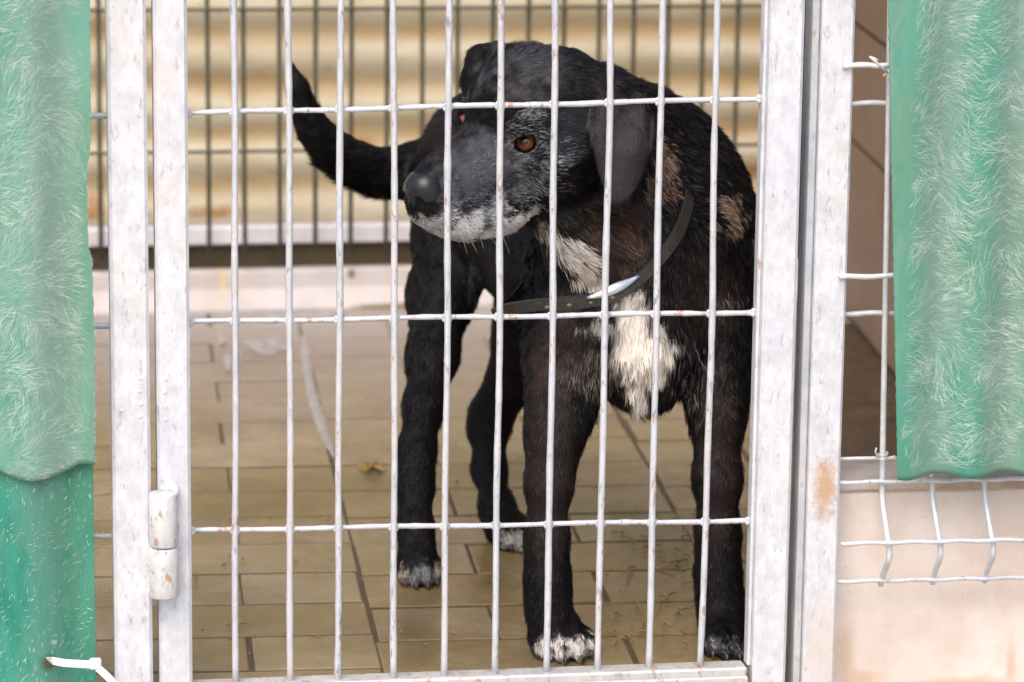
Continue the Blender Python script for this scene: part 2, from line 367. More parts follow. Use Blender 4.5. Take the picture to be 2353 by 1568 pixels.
# ------------------------------------------------------------------ gate, posts
PZ_ = lambda u: P(u, 784, 0)[0]
ZT = .80
def build_gate():
    xl0, xl1 = PZ_(357), PZ_(434); xr0, xr1 = PZ_(1743), PZ_(1820)
    zb = P(1100, 1549, -.0)[2]
    root = empty('gate', ((xl0+xr1)/2, 0, 0), 'galvanised gate of welded wire bars in a tubular frame in front of the dog', 'gate')
    g = mat_galv('galvanised_gate_frame', rust=.67)
    mb = MB(); mb.box((xl0, -.015, zb-.035), (xl1, .015, ZT), .003)
    for k, (u, v) in enumerate(((381, 872), (379, 902), (380, 935), (381, 965))):
        c = P(u, v, -.015); mb.ball(c, (.0026, .0007, .0022))
    mb.build('stile', g, root)
    mb = MB(); mb.box((xr0, -.015, zb-.035), (xr1, .015, ZT), .003)
    mb.box((xr0-.0035, -.004, zb), (xr0-.0001, .012, ZT), .0008); mb.build('stile', g, root)
    mb = MB(); mb.box((xl1+.0003, -.010, zb-.034), (xr0-.0042, .015, zb), .002); mb.box((xl1+.0003, -.0150, zb-.034), (xr0-.0042, -.0104, zb-.0075), .0015)
    rail = mat_galv('galvanised_bottom_rail', (.58, .57, .55), .58, .7)
    mb.build('bottom_rail', rail, root)
    wm = mat_galv('galvanised_gate_wire', (.66, .67, .70), .62, .95)
    tr = {1: (537, 539, 541, 541, 540), 2: (662, 664, 666, 667, 666), 3: (783, 782, 780, 778, 776), 4: (904, 905, 907, 905, 904), 5: (1032, 1030, 1028, 1023, 1020),
          6: (1151, 1150, 1148, 1141, 1136), 7: (1275, 1274, 1270, 1262, 1255), 8: (1403, 1401, 1390, 1381, 1372), 9: (1523, 1518, 1508, 1499, 1490), 10: (1648, 1643, 1636, 1622, 1607)}
    vs = (0, 245, 730, 1210, 1545); cross = {0: [], 1: [], 2: []}
    for b, us in tr.items():
        pts = [P(u, v, 0) for u, v in zip(us, vs)]; X = [p[0] for p in pts]; Z = [p[2] for p in pts]; Z[-1] = zb-.002
        zz = np.linspace(Z[-1], ZT, 44); xx = np.interp(zz, Z[::-1], X[::-1]); xx = np.where(zz > Z[0], X[0]+(zz-Z[0])*(X[0]-X[1])/(Z[0]-Z[1])*.5, xx)
        ker = np.array([1, 2, 3, 2, 1])/9; xs = np.convolve(np.pad(xx, 2, 'edge'), ker, 'valid')
        wob = RNG.normal(size=3)
        mb = MB(); mb.tube([(x+.0004*math.sin(z*23+wob[0]*5), .0004*math.sin(z*17+b), z) for x, z in zip(xs, zz)], .0032*(1+.05*RNG.standard_normal(44)), 9, .025)
        mb.build('upright_bar', wm, root, True)
        for j in range(3): cross[j].append((xs, zz))
    L = [(433, 262), (438, 742), (441, 1222)]; R = [(1748, 229), (1743, 720), (1732, 1199)]
    for j in range(3):
        pl, pr = P(*L[j], 0), P(*R[j], 0)
        t = np.linspace(0, 1, 70); pts = [pl*(1-a)+pr*a+np.array([0, .0046, .0006*math.sin(a*17+j)]) for a in t]
        pts[0][0] = xl1-.002; pts[-1][0] = xr0-.0005
        mb = MB(); mb.tube(pts, .0026*(1+.07*RNG.standard_normal(70)), 8, .04)
        for k in range(-1, 11):       # weld fillets where the wires cross
            if k == -1: c = np.array([xl1, .003, pl[2]])
            elif k == 10: c = np.array([xr0-.003, .003, pr[2]])
            else:
                xs, zz = cross[j][k]; zc = pl[2]+(pr[2]-pl[2])*((np.interp(pl[2], zz, xs)-pl[0])/(pr[0]-pl[0])); c = np.array([np.interp(zc, zz, xs), .0026, zc])
            for (sx, sz) in ((1, 1), (1, -1), (-1, 1), (-1, -1)):
                if (k == -1 and sx < 0) or (k == 10 and sx > 0): continue
                mb.ball(c+np.array([sx*.0022, 0, sz*.0016]), (.0027, .0020, .0028), 8, 6)
        mb.build('cross_bar', wm, root, True)
    # hinge: two barrels on one pin
    hz = [P(376, v, -.03)[2] for v in (1134, 1255, 1259, 1372)]; hx = P(376, 1250, -.03)[0]; hm = mat_galv('galvanised_hinge', (.74, .73, .72), .60, .9)
    for (a, b, nm) in ((hz[1], hz[0], 'upper'), (hz[3], hz[2], 'lower')):
        mb = MB(); R_ = .0135; n = 28
        pr = [(a, R_*.94), (a+.0015, R_), (a+.02, R_*1.0), (b-.02, R_*1.0), (b-.0015, R_), (b, R_*.92)]; V = []
        for z, r in pr:
            for k in range(n):
                t = 2*math.pi*k/n; V.append((hx+r*math.cos(t)*(1+.012*math.sin(5*t+z*70)), -.028+r*math.sin(t), z))
        F = [(i*n+k, i*n+(k+1) % n, (i+1)*n+(k+1) % n, (i+1)*n+k) for i in range(5) for k in range(n)]+[tuple(range(n))[::-1], tuple(range(5*n, 6*n))]
        mb.add(V, F)
        sx = 1 if nm == 'upper' else -1      # weld bead to stile / post
        for k in range(9): mb.ball((hx+sx*(R_*.85+.001*RNG.random()), -.0172, a+(b-a)*(k+.5)/9), (.0035, .0040, .0060))
        mb.build('hinge_barrel', hm, root, True)
    mb = MB(); mb.tube([(hx, -.028, hz[1]-.004), (hx, -.028, hz[1]+.002)], .0085, 16); mb.build('hinge_pin', mat_simple('rusty_pin', (.20, .09, .03), (.40, .2, .08), 80), root)
    return zb
ZB = build_gate()

def build_posts():
    x0, x1 = PZ_(253), PZ_(341)
    o = None
    mb = MB(); mb.box((x0, -.020, -.12), (x1, .020, ZT), .003)
    for (u, v) in ((323, 870), (321, 900), (324, 930), (324, 958), (280, 945)): mb.ball(P(u, v, -.020), (.0025, .0007, .0021))
    o = mb.build('gate_post', mat_galv('galvanised_left_post', (.76, .77, .80), .68, .5)); tag(o, 'whitish galvanised square post carrying the hinge, beside the left green sheet', 'post')
    x0, x1 = PZ_(1857), PZ_(1930); c = P(1897, 1120, -.02)
    loc = np.array([(x0+x1)/2, 0, -.035])
    root = empty('gate_post', tuple(loc), 'galvanised square post right of the gate with an orange rust stain low down', 'post')
    m = mat_galv('galvanised_right_post', (.74, .75, .78), .68, .5, patch=[((c-loc), (.014, .05, .038), (.55, .33, .17), .85), ((P(1890, 1500, -.02)-loc), (.02, .05, .08), (.70, .58, .50), .6)])
    mb = MB(); mb.box((x0, -.020, -.12), (x1, .020, ZT), .0025); mb.build('square_tube', m, root)
    mb = MB(); mb.box((x0-.0075, -.012, -.12), (x0-.0004, .020, ZT), .0015); mb.build('stop_flange', mat_galv('galvanised_flange', (.52, .54, .55), .68, .5), root)
    # dark closing strip behind the slit between gate and post
    mb = MB(); xa, xb = P(1818, 500, .05)[0], P(1868, 500, .05)[0]
    mb.box((xa, .045, P(1845, 592, .045)[2]), (xb, .052, ZT), .001)
    tag(mb.build('closing_strip', mat_simple('dark_grey_strip', (.09, .09, .08), (.16, .16, .14), 40)), 'dark grey strip upright in the slit between gate and right post', 'strip')
build_posts()

# ------------------------------------------------------------------ low rendered wall, right
def build_low_wall():
    yf = .016; x0 = PZ_(1918); x1 = .75
    zt = P(2100, 1103, yf)[2]; zl = P(2100, 1131, yf)[2]; yb = yf+.095
    m = NM('pale_pink_render'); a = m.ramp(m.noise(10, 6, .65), [(.3, (.62, .51, .44)), (.65, (.78, .69, .63))])
    st = m.ramp(m.noise(14, 5, .7, (1, 1, .5), (2, 4, 1)), [(.52, 0), (.75, 1)]); a = m.mix(m.math('MULTIPLY', st, .55), a, (.66, .46, .32))
    sp = m.ramp(m.noise(260, 3, .6), [(.70, 0), (.76, 1)]); a = m.mix(m.math('MULTIPLY', sp, .6), a, (.30, .22, .17))
    loc = np.array([(x0+x1)/2, .06, 0.])
    for (u, v, ru, rv) in ((2325, 1530, 16, 60), (1945, 1500, 30, 110), (1985, 1560, 60, 25), (2200, 1570, 160, 16)):
        d = m.math('ADD', m.blob(P(u, v, yf)-loc, (ru/2420, .2, rv/2420)), m.math('MULTIPLY', m.math('SUBTRACT', m.noise(50, 4), .5), .8))
        a = m.mix(m.math('MULTIPLY', m.ramp(d, [(.3, 1), (1.2, 0)]), .55), a, (.55, .37, .22))
    mat = m.fin(a, .8, 0, m.bump(m.noise(190, 5, .7), .5, .0015, m.bump(m.noise(12, 3), .3, .005)))
    root = empty('low_wall', tuple(loc), 'low pinkish rendered wall under the right-hand fence with a stone ledge', 'wall')
    mb = MB(); mb.box((x0, yf+.003, -.12), (x1, yb-.004, zl), .002); mb.build('render', mat, root)
    mb = MB(); mb.box((x0, yf, zl+.0002), (x1, yb, zt), .004)
    m2 = NM('stone_ledge'); a = m2.ramp(m2.noise(28, 6, .7), [(.3, (.36, .25, .16)), (.7, (.58, .46, .36))]); 
    gp = m2.ramp(m2.noise(9, 4, .6, loc=(1, 2, 3)), [(.5, 0), (.65, 1)]); a = m2.mix(gp, a, (.56, .50, .47))
    mb.build('ledge', m2.fin(a, .8, 0, m2.bump(m2.noise(150, 5), .6, .002)), root)
build_low_wall()

# ------------------------------------------------------------------ fence panels beside the gate
def build_fences():
    wm = mat_galv('galvanised_fence_wire', (.66, .68, .71), .68, .6)
    bright = mat_galv('bright_fence_wire', (.72, .73, .75), .74, .3)
    # left
    yl = .012; root = empty('fence_panel', tuple(P(120, 1500, yl)), 'welded wire fence panel left of the gate, mostly behind the green sheet', 'fence')
    for v in (267, 750, 1233):
        a, b = P(-120, v+3, yl), P(262, v-1, yl); mb = MB(); mb.tube([a+(b-a)*t for t in np.linspace(0, 1, 12)], .0029, 8, .03); mb.build('cross_wire', bright, root, True)
    for u in (-60, 60, 180):
        mb = MB(); x = P(u, 700, yl)[0]; mb.tube([(x, yl-.004, z) for z in np.linspace(-.02, ZT, 10)], .0027, 8); mb.build('upright_wire', bright, root, True)
    # right: V-folded panel
    yr = -.004; root = empty('fence_panel', tuple(P(2140, 1340, yr)), 'folded welded wire fence panel right of the gate in front of the low wall', 'fence')
    def zv(v): return P(2140, v, yr)[2]
    kz = [(.8, 0), (zv(1125), 0), (zv(1150), -.002), (zv(1236), -.030), (zv(1262), -.030), (zv(1318), -.006), (zv(1340), -.001)]
    Z = np.array([k[0] for k in kz])[::-1]; Y = np.array([k[1] for k in kz])[::-1]
    for (ut, ub) in ((2046, 2024), (2146, 2142), (2264, 2262), (2384, 2382)):
        xt, xb = P(ut, 0, yr)[0], P(ub, 1330, yr)[0]; mb = MB(); pts = []
        zz = np.concatenate([np.linspace(Z[0], zv(1120), 26), np.linspace(zv(1110), .8, 16)])
        for z in zz:
            t = (z-Z[0])/(P(ut, 0, yr)[2]-Z[0]); pts.append((xb+(xt-xb)*min(t, 1.1), yr+np.interp(z, Z, Y), z))
        mb.tube(pts, .0030 if ut == 2046 else .0027, 9, .03); mb.build('upright_wire', wm if ut != 2046 else bright, root, True)
    for (v, us, dy) in ((150, 1937, -.018), (237, 1945, .006), (635, 1928, -.018), (720, 1934, .006), (1108, 1915, -.0055), (1248, 1932, -.036), (1335, 1922, -.0065)):
        a, b = P(us, v+2, yr+dy), P(2420, v-9, yr+dy); mb = MB(); tt = np.linspace(0, 1, 26)
        mb.tube([a+(b-a)*t+np.array([0, 0, .0006*math.sin(t*30+v)]) for t in tt], .0027 if v < 1000 else .0023, 8, .04); mb.build('cross_wire', bright if v < 1000 else wm, root, True)
    a, b = P(1915, 1055, -.004), P(2075, 1052, -.004); mb = MB(); mb.tube([a+(b-a)*t for t in np.linspace(0, 1, 10)], .0019, 8, .04)
    a, b = P(1917, 1056, -.004), P(1917, 1108, -.004); mb.tube([a+(b-a)*t for t in np.linspace(0, 1, 6)], .0019, 8, .04); mb.build('edge_wire', wm, root, True)
    # wire ties
    mb = MB()
    for (p, q, r) in (((1998, 130), (2040, 168), -.02), ((2030, 175), (2050, 160), -.021), ((2000, 132), (2018, 140), -.02)):
        a, b = P(*p, -.024), P(*q, -.026); mb.tube([a, (a+b)/2+(0, 0, .0006), b], .0011, 6)
    tag(mb.build('wire_tie', bright, smooth=True), 'loose wire end crossed over the fence wire beside the right green sheet, near the top', 'wire tie')
    mb = MB()
    c = P(2027, 1052, -.010)
    mb.tube([c+np.array([.0055*math.cos(t), .0055*math.sin(t)+.001, .0006*t-.003]) for t in np.linspace(0, 13, 40)], .0009, 6)
    mb.tube([c+(-.004, -.006, .002), c+(-.009, -.008, .008), c+(-.008, -.008, .012)], .0009, 6); mb.tube([c+(.004, -.006, 0), c+(.01, -.007, .003), c+(.013, -.006, .001)], .0009, 6)
    tag(mb.build('wire_tie', wm, smooth=True), 'twisted wire knot on the fence just above the ledge beside the right post', 'wire tie')
build_fences()

# ------------------------------------------------------------------ green fibreglass sheets
def mat_fibreglass(name, c_dark, c_mid, c_grey, period, phase, grey=.7, trans=.35, low=None):
    m = NM(name); sep = m.n('ShaderNodeSeparateXYZ'); m.l(m.co, sep.inputs[0])
    f = m.noise(24, 6, .7, (1, 1, .3), dist=.6)
    a = m.ramp(f, [(.3, c_dark), (.65, c_mid)])
    band = m.math('SINE', m.math('MULTIPLY', m.math('ADD', sep.outputs[0], phase), 2*math.pi/period))
    g = m.ramp(m.math('ADD', m.math('MULTIPLY', band, .17), m.noise(30, 5, .75, (1, 1, .55), (7, 1, 3), 1.0)), [(.36, 0), (.62, 1)])
    a = m.mix(m.math('MULTIPLY', g, grey), a, c_grey)
    br = m.ramp(m.noise(6, 4, .6, (1, 1, .35), (3, 5, 8)), [(.55, 0), (.8, 1)]); a = m.mix(m.math('MULTIPLY', br, .4), a, (.30, .33, .16))
    if low:
        for c, r, col, st in low:
            d = m.math('ADD', m.blob(c, r), m.math('MULTIPLY', m.math('SUBTRACT', m.noise(30, 4), .5), .7)); a = m.mix(m.math('MULTIPLY', m.ramp(d, [(.4, 1), (1.1, 0)]), st), a, col)
    nb = m.bump(m.noise(140, 5, .75, (1, 1, .5), dist=1.5), .5, .0012)
    m.fin(a, .36, 0, nb)
    tr = m.n('ShaderNodeBsdfTranslucent'); m.l(a, tr.inputs[0]); mx = m.n('ShaderNodeMixShader'); mx.inputs[0].default_value = trans
    m.l(m.b.outputs[0], mx.inputs[1]); m.l(tr.outputs[0], mx.inputs[2]); m.l(mx.outputs[0], m.out.inputs[0])
    return m.m
def sheet(name, xa_f, xb_f, z0_f, z1, yc, per, ph, amp, mat, parent, th=.0013, nx=90, nz=110):
    V = []; F = []
    for k in range(nz):
        for i in range(nx):
            s_ = i/(nx-1); t = k/(nz-1)
            zlo = z0_f(xa_f(.3)*(1-s_)+xb_f(.3)*s_); z = zlo+(z1-zlo)*t
            x = xa_f(z)*(1-s_)+xb_f(z)*s_
            V.append((x, yc+amp*math.sin(2*math.pi*(x+ph)/per), z))
    for k in range(nz-1):
        for i in range(nx-1): q = k*nx+i; F.append((q, q+1, q+nx+1, q+nx))
    N = len(V); V2 = V+[(x, y+th, z) for x, y, z in V]; F2 = F+[tuple(j+N for j in f[::-1]) for f in F]
    def side(idx):
        for a, b in zip(idx[:-1], idx[1:]): F2.append((a, a+N, b+N, b))
    side(list(range(nx))); side([k*nx for k in range(nz)][::-1]); side([k*nx+nx-1 for k in range(nz)])
    o = link(name, V2, F2, mat, parent, True); fl = np.ones(len(F2), bool); fl[2*len(F):] = False; o.data.polygons.foreach_set('use_smooth', fl)
    return o
def fibres(parent, mat, n, x0, x1, z0f, z1, yf, dens, ang, lmin=.005, lmax=.019, wd=.00012, wild=.36):
    V = []; F = []; made = 0; tries = 0
    cand = np.stack([RNG.uniform(x0, x1, n*5), np.zeros(n*5), RNG.uniform(z0f(0)-.02, z1, n*5)], 1)
    nz = noise(cand, 48, 3)*.6+noise(cand, 110, 5)*.4; an = noise(cand, 34, 9)
    for (x, _, z), q, a_ in zip(cand, nz, an):
        if made >= n: break
        if z < z0f(x): continue
        if q*(.6+.4*dens(x, z)) < RNG.uniform(.15, .60): continue
        a = ang(x, z)+(a_-.5)*2.0+RNG.normal()*wild; L = RNG.uniform(lmin, lmax)*(1.4 if RNG.random() < .1 else 1); cv = RNG.normal()*.14; k0 = len(V)
        wdt = wd*RNG.uniform(.6, 1.4)*(1.7 if RNG.random() < .08 else 1)
        p = np.array([x, z]); segs = 3
        for s_ in range(segs+1):
            t = s_/segs; aa = a+cv*t; d = np.array([math.cos(aa), math.sin(aa)]); nn = np.array([-d[1], d[0]])
            ww = wdt*(1-abs(2*t-1)**3*.85); lift = .00025
            for sg in (-1, 1):
                r_ = p+nn*ww*sg; V.append((r_[0], yf(r_[0])-lift, r_[1]))
            p = p+d*L/segs
        if not all(x0 < q_[0] < x1 and q_[2] > z0f(q_[0])+.0005 for q_ in V[k0:]): del V[k0:]; continue
        for s_ in range(segs): b = k0+2*s_; F.append((b, b+1, b+3, b+2))
        made += 1
    o = link('fibre_strands', V, F, mat, parent); o['kind'] = 'stuff'
    return o
def mat_fibre(name, a, b):
    m = NM(name); return m.fin(m.ramp(m.noise(60, 2), [(.35, a), (.65, b)]), .4, 0)
def build_sheets():
    fm = mat_fibre('grey_glass_fibre', (.36, .52, .44), (.56, .68, .61))
    # ---- left upper
    y0 = -.036; per, amp = .076, .0070
    ed = [(0, 207), (150, 208), (330, 209), (400, 199), (470, 202), (560, 203), (600, 212), (640, 213), (760, 217), (1568, 219), (1700, 219)]
    ez = [P(u, v, y0)[2] for v, u in ed][::-1]; ex = [P(u, v, y0)[0] for v, u in ed][::-1]
    def xb(z): return float(np.interp(z, ez, ex))+.0007*math.sin(z*900)*.35+.0003*math.sin(z*2100+1)
    def xa(z): return P(-60, 700, y0)[0]
    xc = P(75, 1090, y0)[0]; zc = P(75, 1102, y0)[2]; zr = P(205, 1072, y0)[2]
    def z0(x): return zc+min(.5*(x-xc)**2*12, .012) if x > xc else zc+min(8*(x-xc)**2, .02)
    root = empty('fibreglass_sheet', tuple(P(100, 1090, y0)), 'weathered green corrugated fibreglass sheet at the left edge, upper sheet with frayed pale fibres', 'sheet')
    loc = np.array(root.location); ph = .012
    mt = mat_fibreglass('weathered_green_left', (.13, .37, .275), (.21, .47, .37), (.34, .48, .41), per, loc[0]+ph+.02, .62, .3)
    sheet('corrugated_panel', xa, xb, z0, ZT, y0, per, ph, amp, mt, root)
    yf = lambda x: y0+amp*math.sin(2*math.pi*(x+ph)/per)
    xE = P(204, 600, y0)[0]
    fibres(root, fm, 4200, xa(0), xE, z0, ZT-.12, yf, lambda x, z: 1.0+.35*math.sin(2*math.pi*(x-P(60, 700, y0)[0])/per+1.2), lambda x, z: .6 if x < xc+.01 else -.35)
    # frayed right edge
    V = []; F = []
    for k in range(260):
        z = RNG.uniform(z0(xE), ZT-.12); x = xb(z); L = RNG.uniform(.001, .0032); a = RNG.normal()*.8; w_ = .00018; b = len(V); y = yf(x)
        V += [(x-.0006, y, z-w_), (x-.0006, y, z+w_), (x+L*math.cos(a), y-.0003, z+L*math.sin(a))]; F.append((b, b+1, b+2))
    o = link('edge_fray', V, F, fm, root); o['kind'] = 'stuff'
    # ---- left lower
    y1 = -.031+.004
    def xb2(z): return P(218.5, 1400, y1)[0]+.0005*math.sin(z*700)
    root = empty('fibreglass_sheet', tuple(P(100, 1560, y1)), 'deeper teal corrugated fibreglass sheet at the lower left, tucked under the frayed upper sheet', 'sheet')
    loc = np.array(root.location)
    hole = P(114, 1521, y1)-loc
    mt = mat_fibreglass('teal_green_lower', (.03, .30, .21), (.09, .46, .35), (.22, .45, .36), per, loc[0]+ph+.03, .5, .4, [(hole, (.010, .1, .010), (.12, .10, .05), .8), (P(125, 1475, y1)-loc, (.004, .1, .003), (.6, .75, .68), .8)])
    sheet('corrugated_panel', xa, xb2, lambda x: -.03, P(100, 985, y1)[2], y1, per, ph, amp, mt, root, nz=70)
    yf1 = lambda x: y1+amp*math.sin(2*math.pi*(x+ph)/per)
    fibres(root, fm, 500, xa(0), P(214, 1300, y1)[0], lambda x: -.02, P(100, 1095, y1)[2], yf1, lambda x, z: .95, lambda x, z: .9, .002, .007, .00018)
    # ---- right
    y2 = -.045; per2, amp2 = .068, .0052
    root = empty('fibreglass_sheet', tuple(P(2200, 1090, y2)), 'green corrugated fibreglass sheet hanging in front of the fence at the right edge', 'sheet')
    loc = np.array(root.location)
    xt, xm = P(2044, 0, y2), P(2060, 1090, y2)
    def xa2(z): return xm[0]+(xt[0]-xm[0])*(z-xm[2])/(xt[2]-xm[2])+.0004*math.sin(z*500)
    def xb3(z): return P(2440, 700, y2)[0]
    zq = P(2200, 1094, y2)[2]; ph2 = -P(2130, 700, y2)[0]
    def z2(x): return zq+.0012*math.sin(2*math.pi*(x+ph2)/per2)+.0008*math.sin(x*90)
    mt = mat_fibreglass('weathered_green_right', (.10, .36, .26), (.16, .45, .345), (.32, .46, .39), per2, loc[0]+ph2+.005, .62, .35, [(P(2180, 1500, y2)-loc, (.3, .2, .22), (.03, .26, .15), .6)])
    sheet('corrugated_panel', xa2, xb3, z2, ZT, y2, per2, ph2, amp2, mt, root)
    yf2 = lambda x: y2+amp2*math.sin(2*math.pi*(x+ph2)/per2)
    xs2 = max(xm[0], xt[0])+.0002
    fibres(root, fm, 5600, xs2, P(2400, 700, y2)[0], lambda x: z2(x)+.008, ZT-.12, yf2, lambda x, z: (1.05+.45*math.sin(2*math.pi*(x+ph2)/per2+.3))*(1 if z > zq+.09 else .8), lambda x, z: -.4 if math.sin(2*math.pi*(x+ph2)/per2) > 0 else .5)
    # ---- zip tie
    ty = -.046; mb = MB()
    pts = [P(112, 1518, -.034), P(122, 1519, ty), P(150, 1524, ty-.002), P(205, 1527, ty-.001)]
    def strap(pts, hw, th):
        pts = [np.array(p) for p in pts]; V = []; F = []
        for i, p in enumerate(pts):
            t = pts[min(i+1, len(pts)-1)]-pts[max(i-1, 0)]; t /= np.linalg.norm(t); sd_ = np.cross(t, (0, 1, 0)); sd_ /= np.linalg.norm(sd_); nn = np.cross(sd_, t)
            V += [p+sd_*hw-nn*th, p+sd_*hw+nn*th, p-sd_*hw+nn*th, p-sd_*hw-nn*th]
        for i in range(len(pts)-1):
            for k in range(4): F.append((i*4+k, i*4+(k+1) % 4, i*4+4+(k+1) % 4, i*4+4+k))
        F += [(3, 2, 1, 0), tuple(len(V)-4+k for k in range(4))]; return V, F
    root = empty('cable_tie', tuple(P(210, 1527, ty)), 'white plastic cable tie through a hole in the lower left green sheet', 'cable tie')
    wp = NM('white_nylon').fin((.82, .83, .84), .35)
    V, F = strap(pts, .0036, .0006); mb.add(V, F)
    V, F = strap([P(225, 1535, ty-.003), P(245, 1553, ty-.002), P(280, 1590, ty), P(330, 1640, ty+.005)], .0035, .0006); mb.add(V, F); mb.build('strap', wp, root)
    mb = MB(); c = P(219, 1526, ty-.001); mb.box(c+(-.0055, -.0035, -.005), c+(.0055, .003, .0055), .0015); mb.build('tie_head', wp, root)
build_sheets()
#DOG
# ------------------------------------------------------------------ dog
def nrmz(a): a = np.array(a, float); return a/np.linalg.norm(a)
def camv(x, y, z): return RGT*x+FWD*y+UPV*z
HF = nrmz(camv(-.72, -.50, -.48)); HL = camv(.67, -.69, -.28); HL = nrmz(HL-HF*HL.dot(HF)); HU = np.cross(HF, HL)
HM = P(1147, 297, .150)
def H(x, y, z): return HM+HF*x*.001+HL*y*.001+HU*z*.001      # head frame, mm: forward, towards the dog's left, up
HR = np.array([HF, HL, HU])
def B(u, v, y, r): return (P(u, v, y), px(r, y))
class SDF:
    def __init__(s, lo, hi, h):
        s.lo = np.array(lo, float); s.h = h; s.n = np.ceil((np.array(hi)-s.lo)/h).astype(int)+1
        s.d = np.full(s.n, .05, np.float32); s.flow = []
    def sub(s, lo, hi):
        a = np.clip(np.floor((lo-s.lo)/s.h).astype(int), 0, s.n-1); b = np.clip(np.ceil((hi-s.lo)/s.h).astype(int)+1, 1, s.n)
        sl_ = tuple(slice(i, j) for i, j in zip(a, b))
        g = [s.lo[k]+s.h*np.arange(a[k], b[k]) for k in range(3)]
        return sl_, g[0][:, None, None], g[1][None, :, None], g[2][None, None, :]
    def comb(s, sl_, d, k, op):
        e = s.d[sl_]; d = d.astype(np.float32)
        if op == 'add':
            hh = np.maximum(k-np.abs(e-d), 0)/k; s.d[sl_] = np.minimum(e, d)-hh*hh*k*.25
        else:
            hh = np.maximum(k-np.abs(e+d), 0)/k; s.d[sl_] = np.maximum(e, -d)+hh*hh*k*.25
    def cap(s, A, Bn, k=.02, op='add', flow=True):
        (a, ra), (b, rb) = A, Bn; m = max(ra, rb)+k+.012
        sl_, X, Y, Z = s.sub(np.minimum(a, b)-m, np.maximum(a, b)+m); ab = b-a; L2 = ab.dot(ab)+1e-12
        t = np.clip(((X-a[0])*ab[0]+(Y-a[1])*ab[1]+(Z-a[2])*ab[2])/L2, 0, 1)
        d = np.sqrt((X-a[0]-t*ab[0])**2+(Y-a[1]-t*ab[1])**2+(Z-a[2]-t*ab[2])**2)-(ra+(rb-ra)*t)
        s.comb(sl_, d, k, op)
        if flow: s.flow.append((a, b, (ra+rb)/2, nrmz(ab)))
    def chain(s, nodes, k=.02):
        for a, b in zip(nodes[:-1], nodes[1:]): s.cap(a, b, k)
    def ell(s, c, r, R=np.eye(3), k=.02, op='add', flow=None):
        r = np.array(r, float); m = r.max()+k+.012; sl_, X, Y, Z = s.sub(c-m, c+m)
        q = [((X-c[0])*R[i][0]+(Y-c[1])*R[i][1]+(Z-c[2])*R[i][2])/r[i] for i in range(3)]
        k0 = np.sqrt(q[0]**2+q[1]**2+q[2]**2)+1e-9; k1 = np.sqrt((q[0]/r[0])**2+(q[1]/r[1])**2+(q[2]/r[2])**2)+1e-9
        s.comb(sl_, k0*(k0-1)/k1, k, op)
        if flow is not None: s.flow.append((c, c+flow*1e-4, r.mean(), nrmz(flow)))
    def flap(s, poly, ysurf, th, k=.006, flow=None):
        poly = np.array(poly, float); c = [P(u, v, ysurf(u, v)) for u, v in poly]; lo = np.min(c, 0)-.03; hi = np.max(c, 0)+.03
        sl_, X, Y, Z = s.sub(lo, hi); X, Y, Z = np.broadcast_arrays(X, Y, Z)
        dx, dy, dz = X-CAM[0], Y-CAM[1], Z-CAM[2]; w_ = dx*FWD[0]+dy*FWD[1]+dz*FWD[2]
        u = W0/2+FPX*(dx*RGT[0]+dy*RGT[1]+dz*RGT[2])/w_; v = H0/2-FPX*(dx*UPV[0]+dy*UPV[1]+dz*UPV[2])/w_
        dd = np.full(u.shape, 1e9); ins = np.zeros(u.shape, bool); n = len(poly)
        for i in range(n):
            a, b = poly[i], poly[(i+1) % n]; e = b-a; t = np.clip(((u-a[0])*e[0]+(v-a[1])*e[1])/e.dot(e), 0, 1)
            dd = np.minimum(dd, (u-a[0]-t*e[0])**2+(v-a[1]-t*e[1])**2)
            cnd = ((a[1] > v) != (b[1] > v)) & (u < (b[0]-a[0])*(v-a[1])/(b[1]-a[1]+1e-12)+a[0]); ins ^= cnd
        d2 = np.sqrt(dd)*np.where(ins, -1, 1)*w_/FPX; dp = np.abs(Y-ysurf(u, v))-th
        d2 = d2+th*.9; q1 = np.maximum(d2, 0); q2 = np.maximum(dp+th*.9, 0)
        d = np.sqrt(q1*q1+q2*q2)+np.minimum(np.maximum(d2, dp+th*.9), 0)-th*.9
        s.comb(sl_, d, k, 'add')
        if flow is not None:
            ctr = np.mean(c, 0); s.flow.append((c[0], np.array(c[len(c)//2]), .02, nrmz(flow)))
    def mesh(s):
        g = vdb.FloatGrid(.05); g.copyFromArray(s.d); p, q = g.convertToQuads(0.0)
        t = np.zeros((0, 4), int)
        p = np.array(p)*s.h+s.lo
        return p, np.array(q)
TOES = []
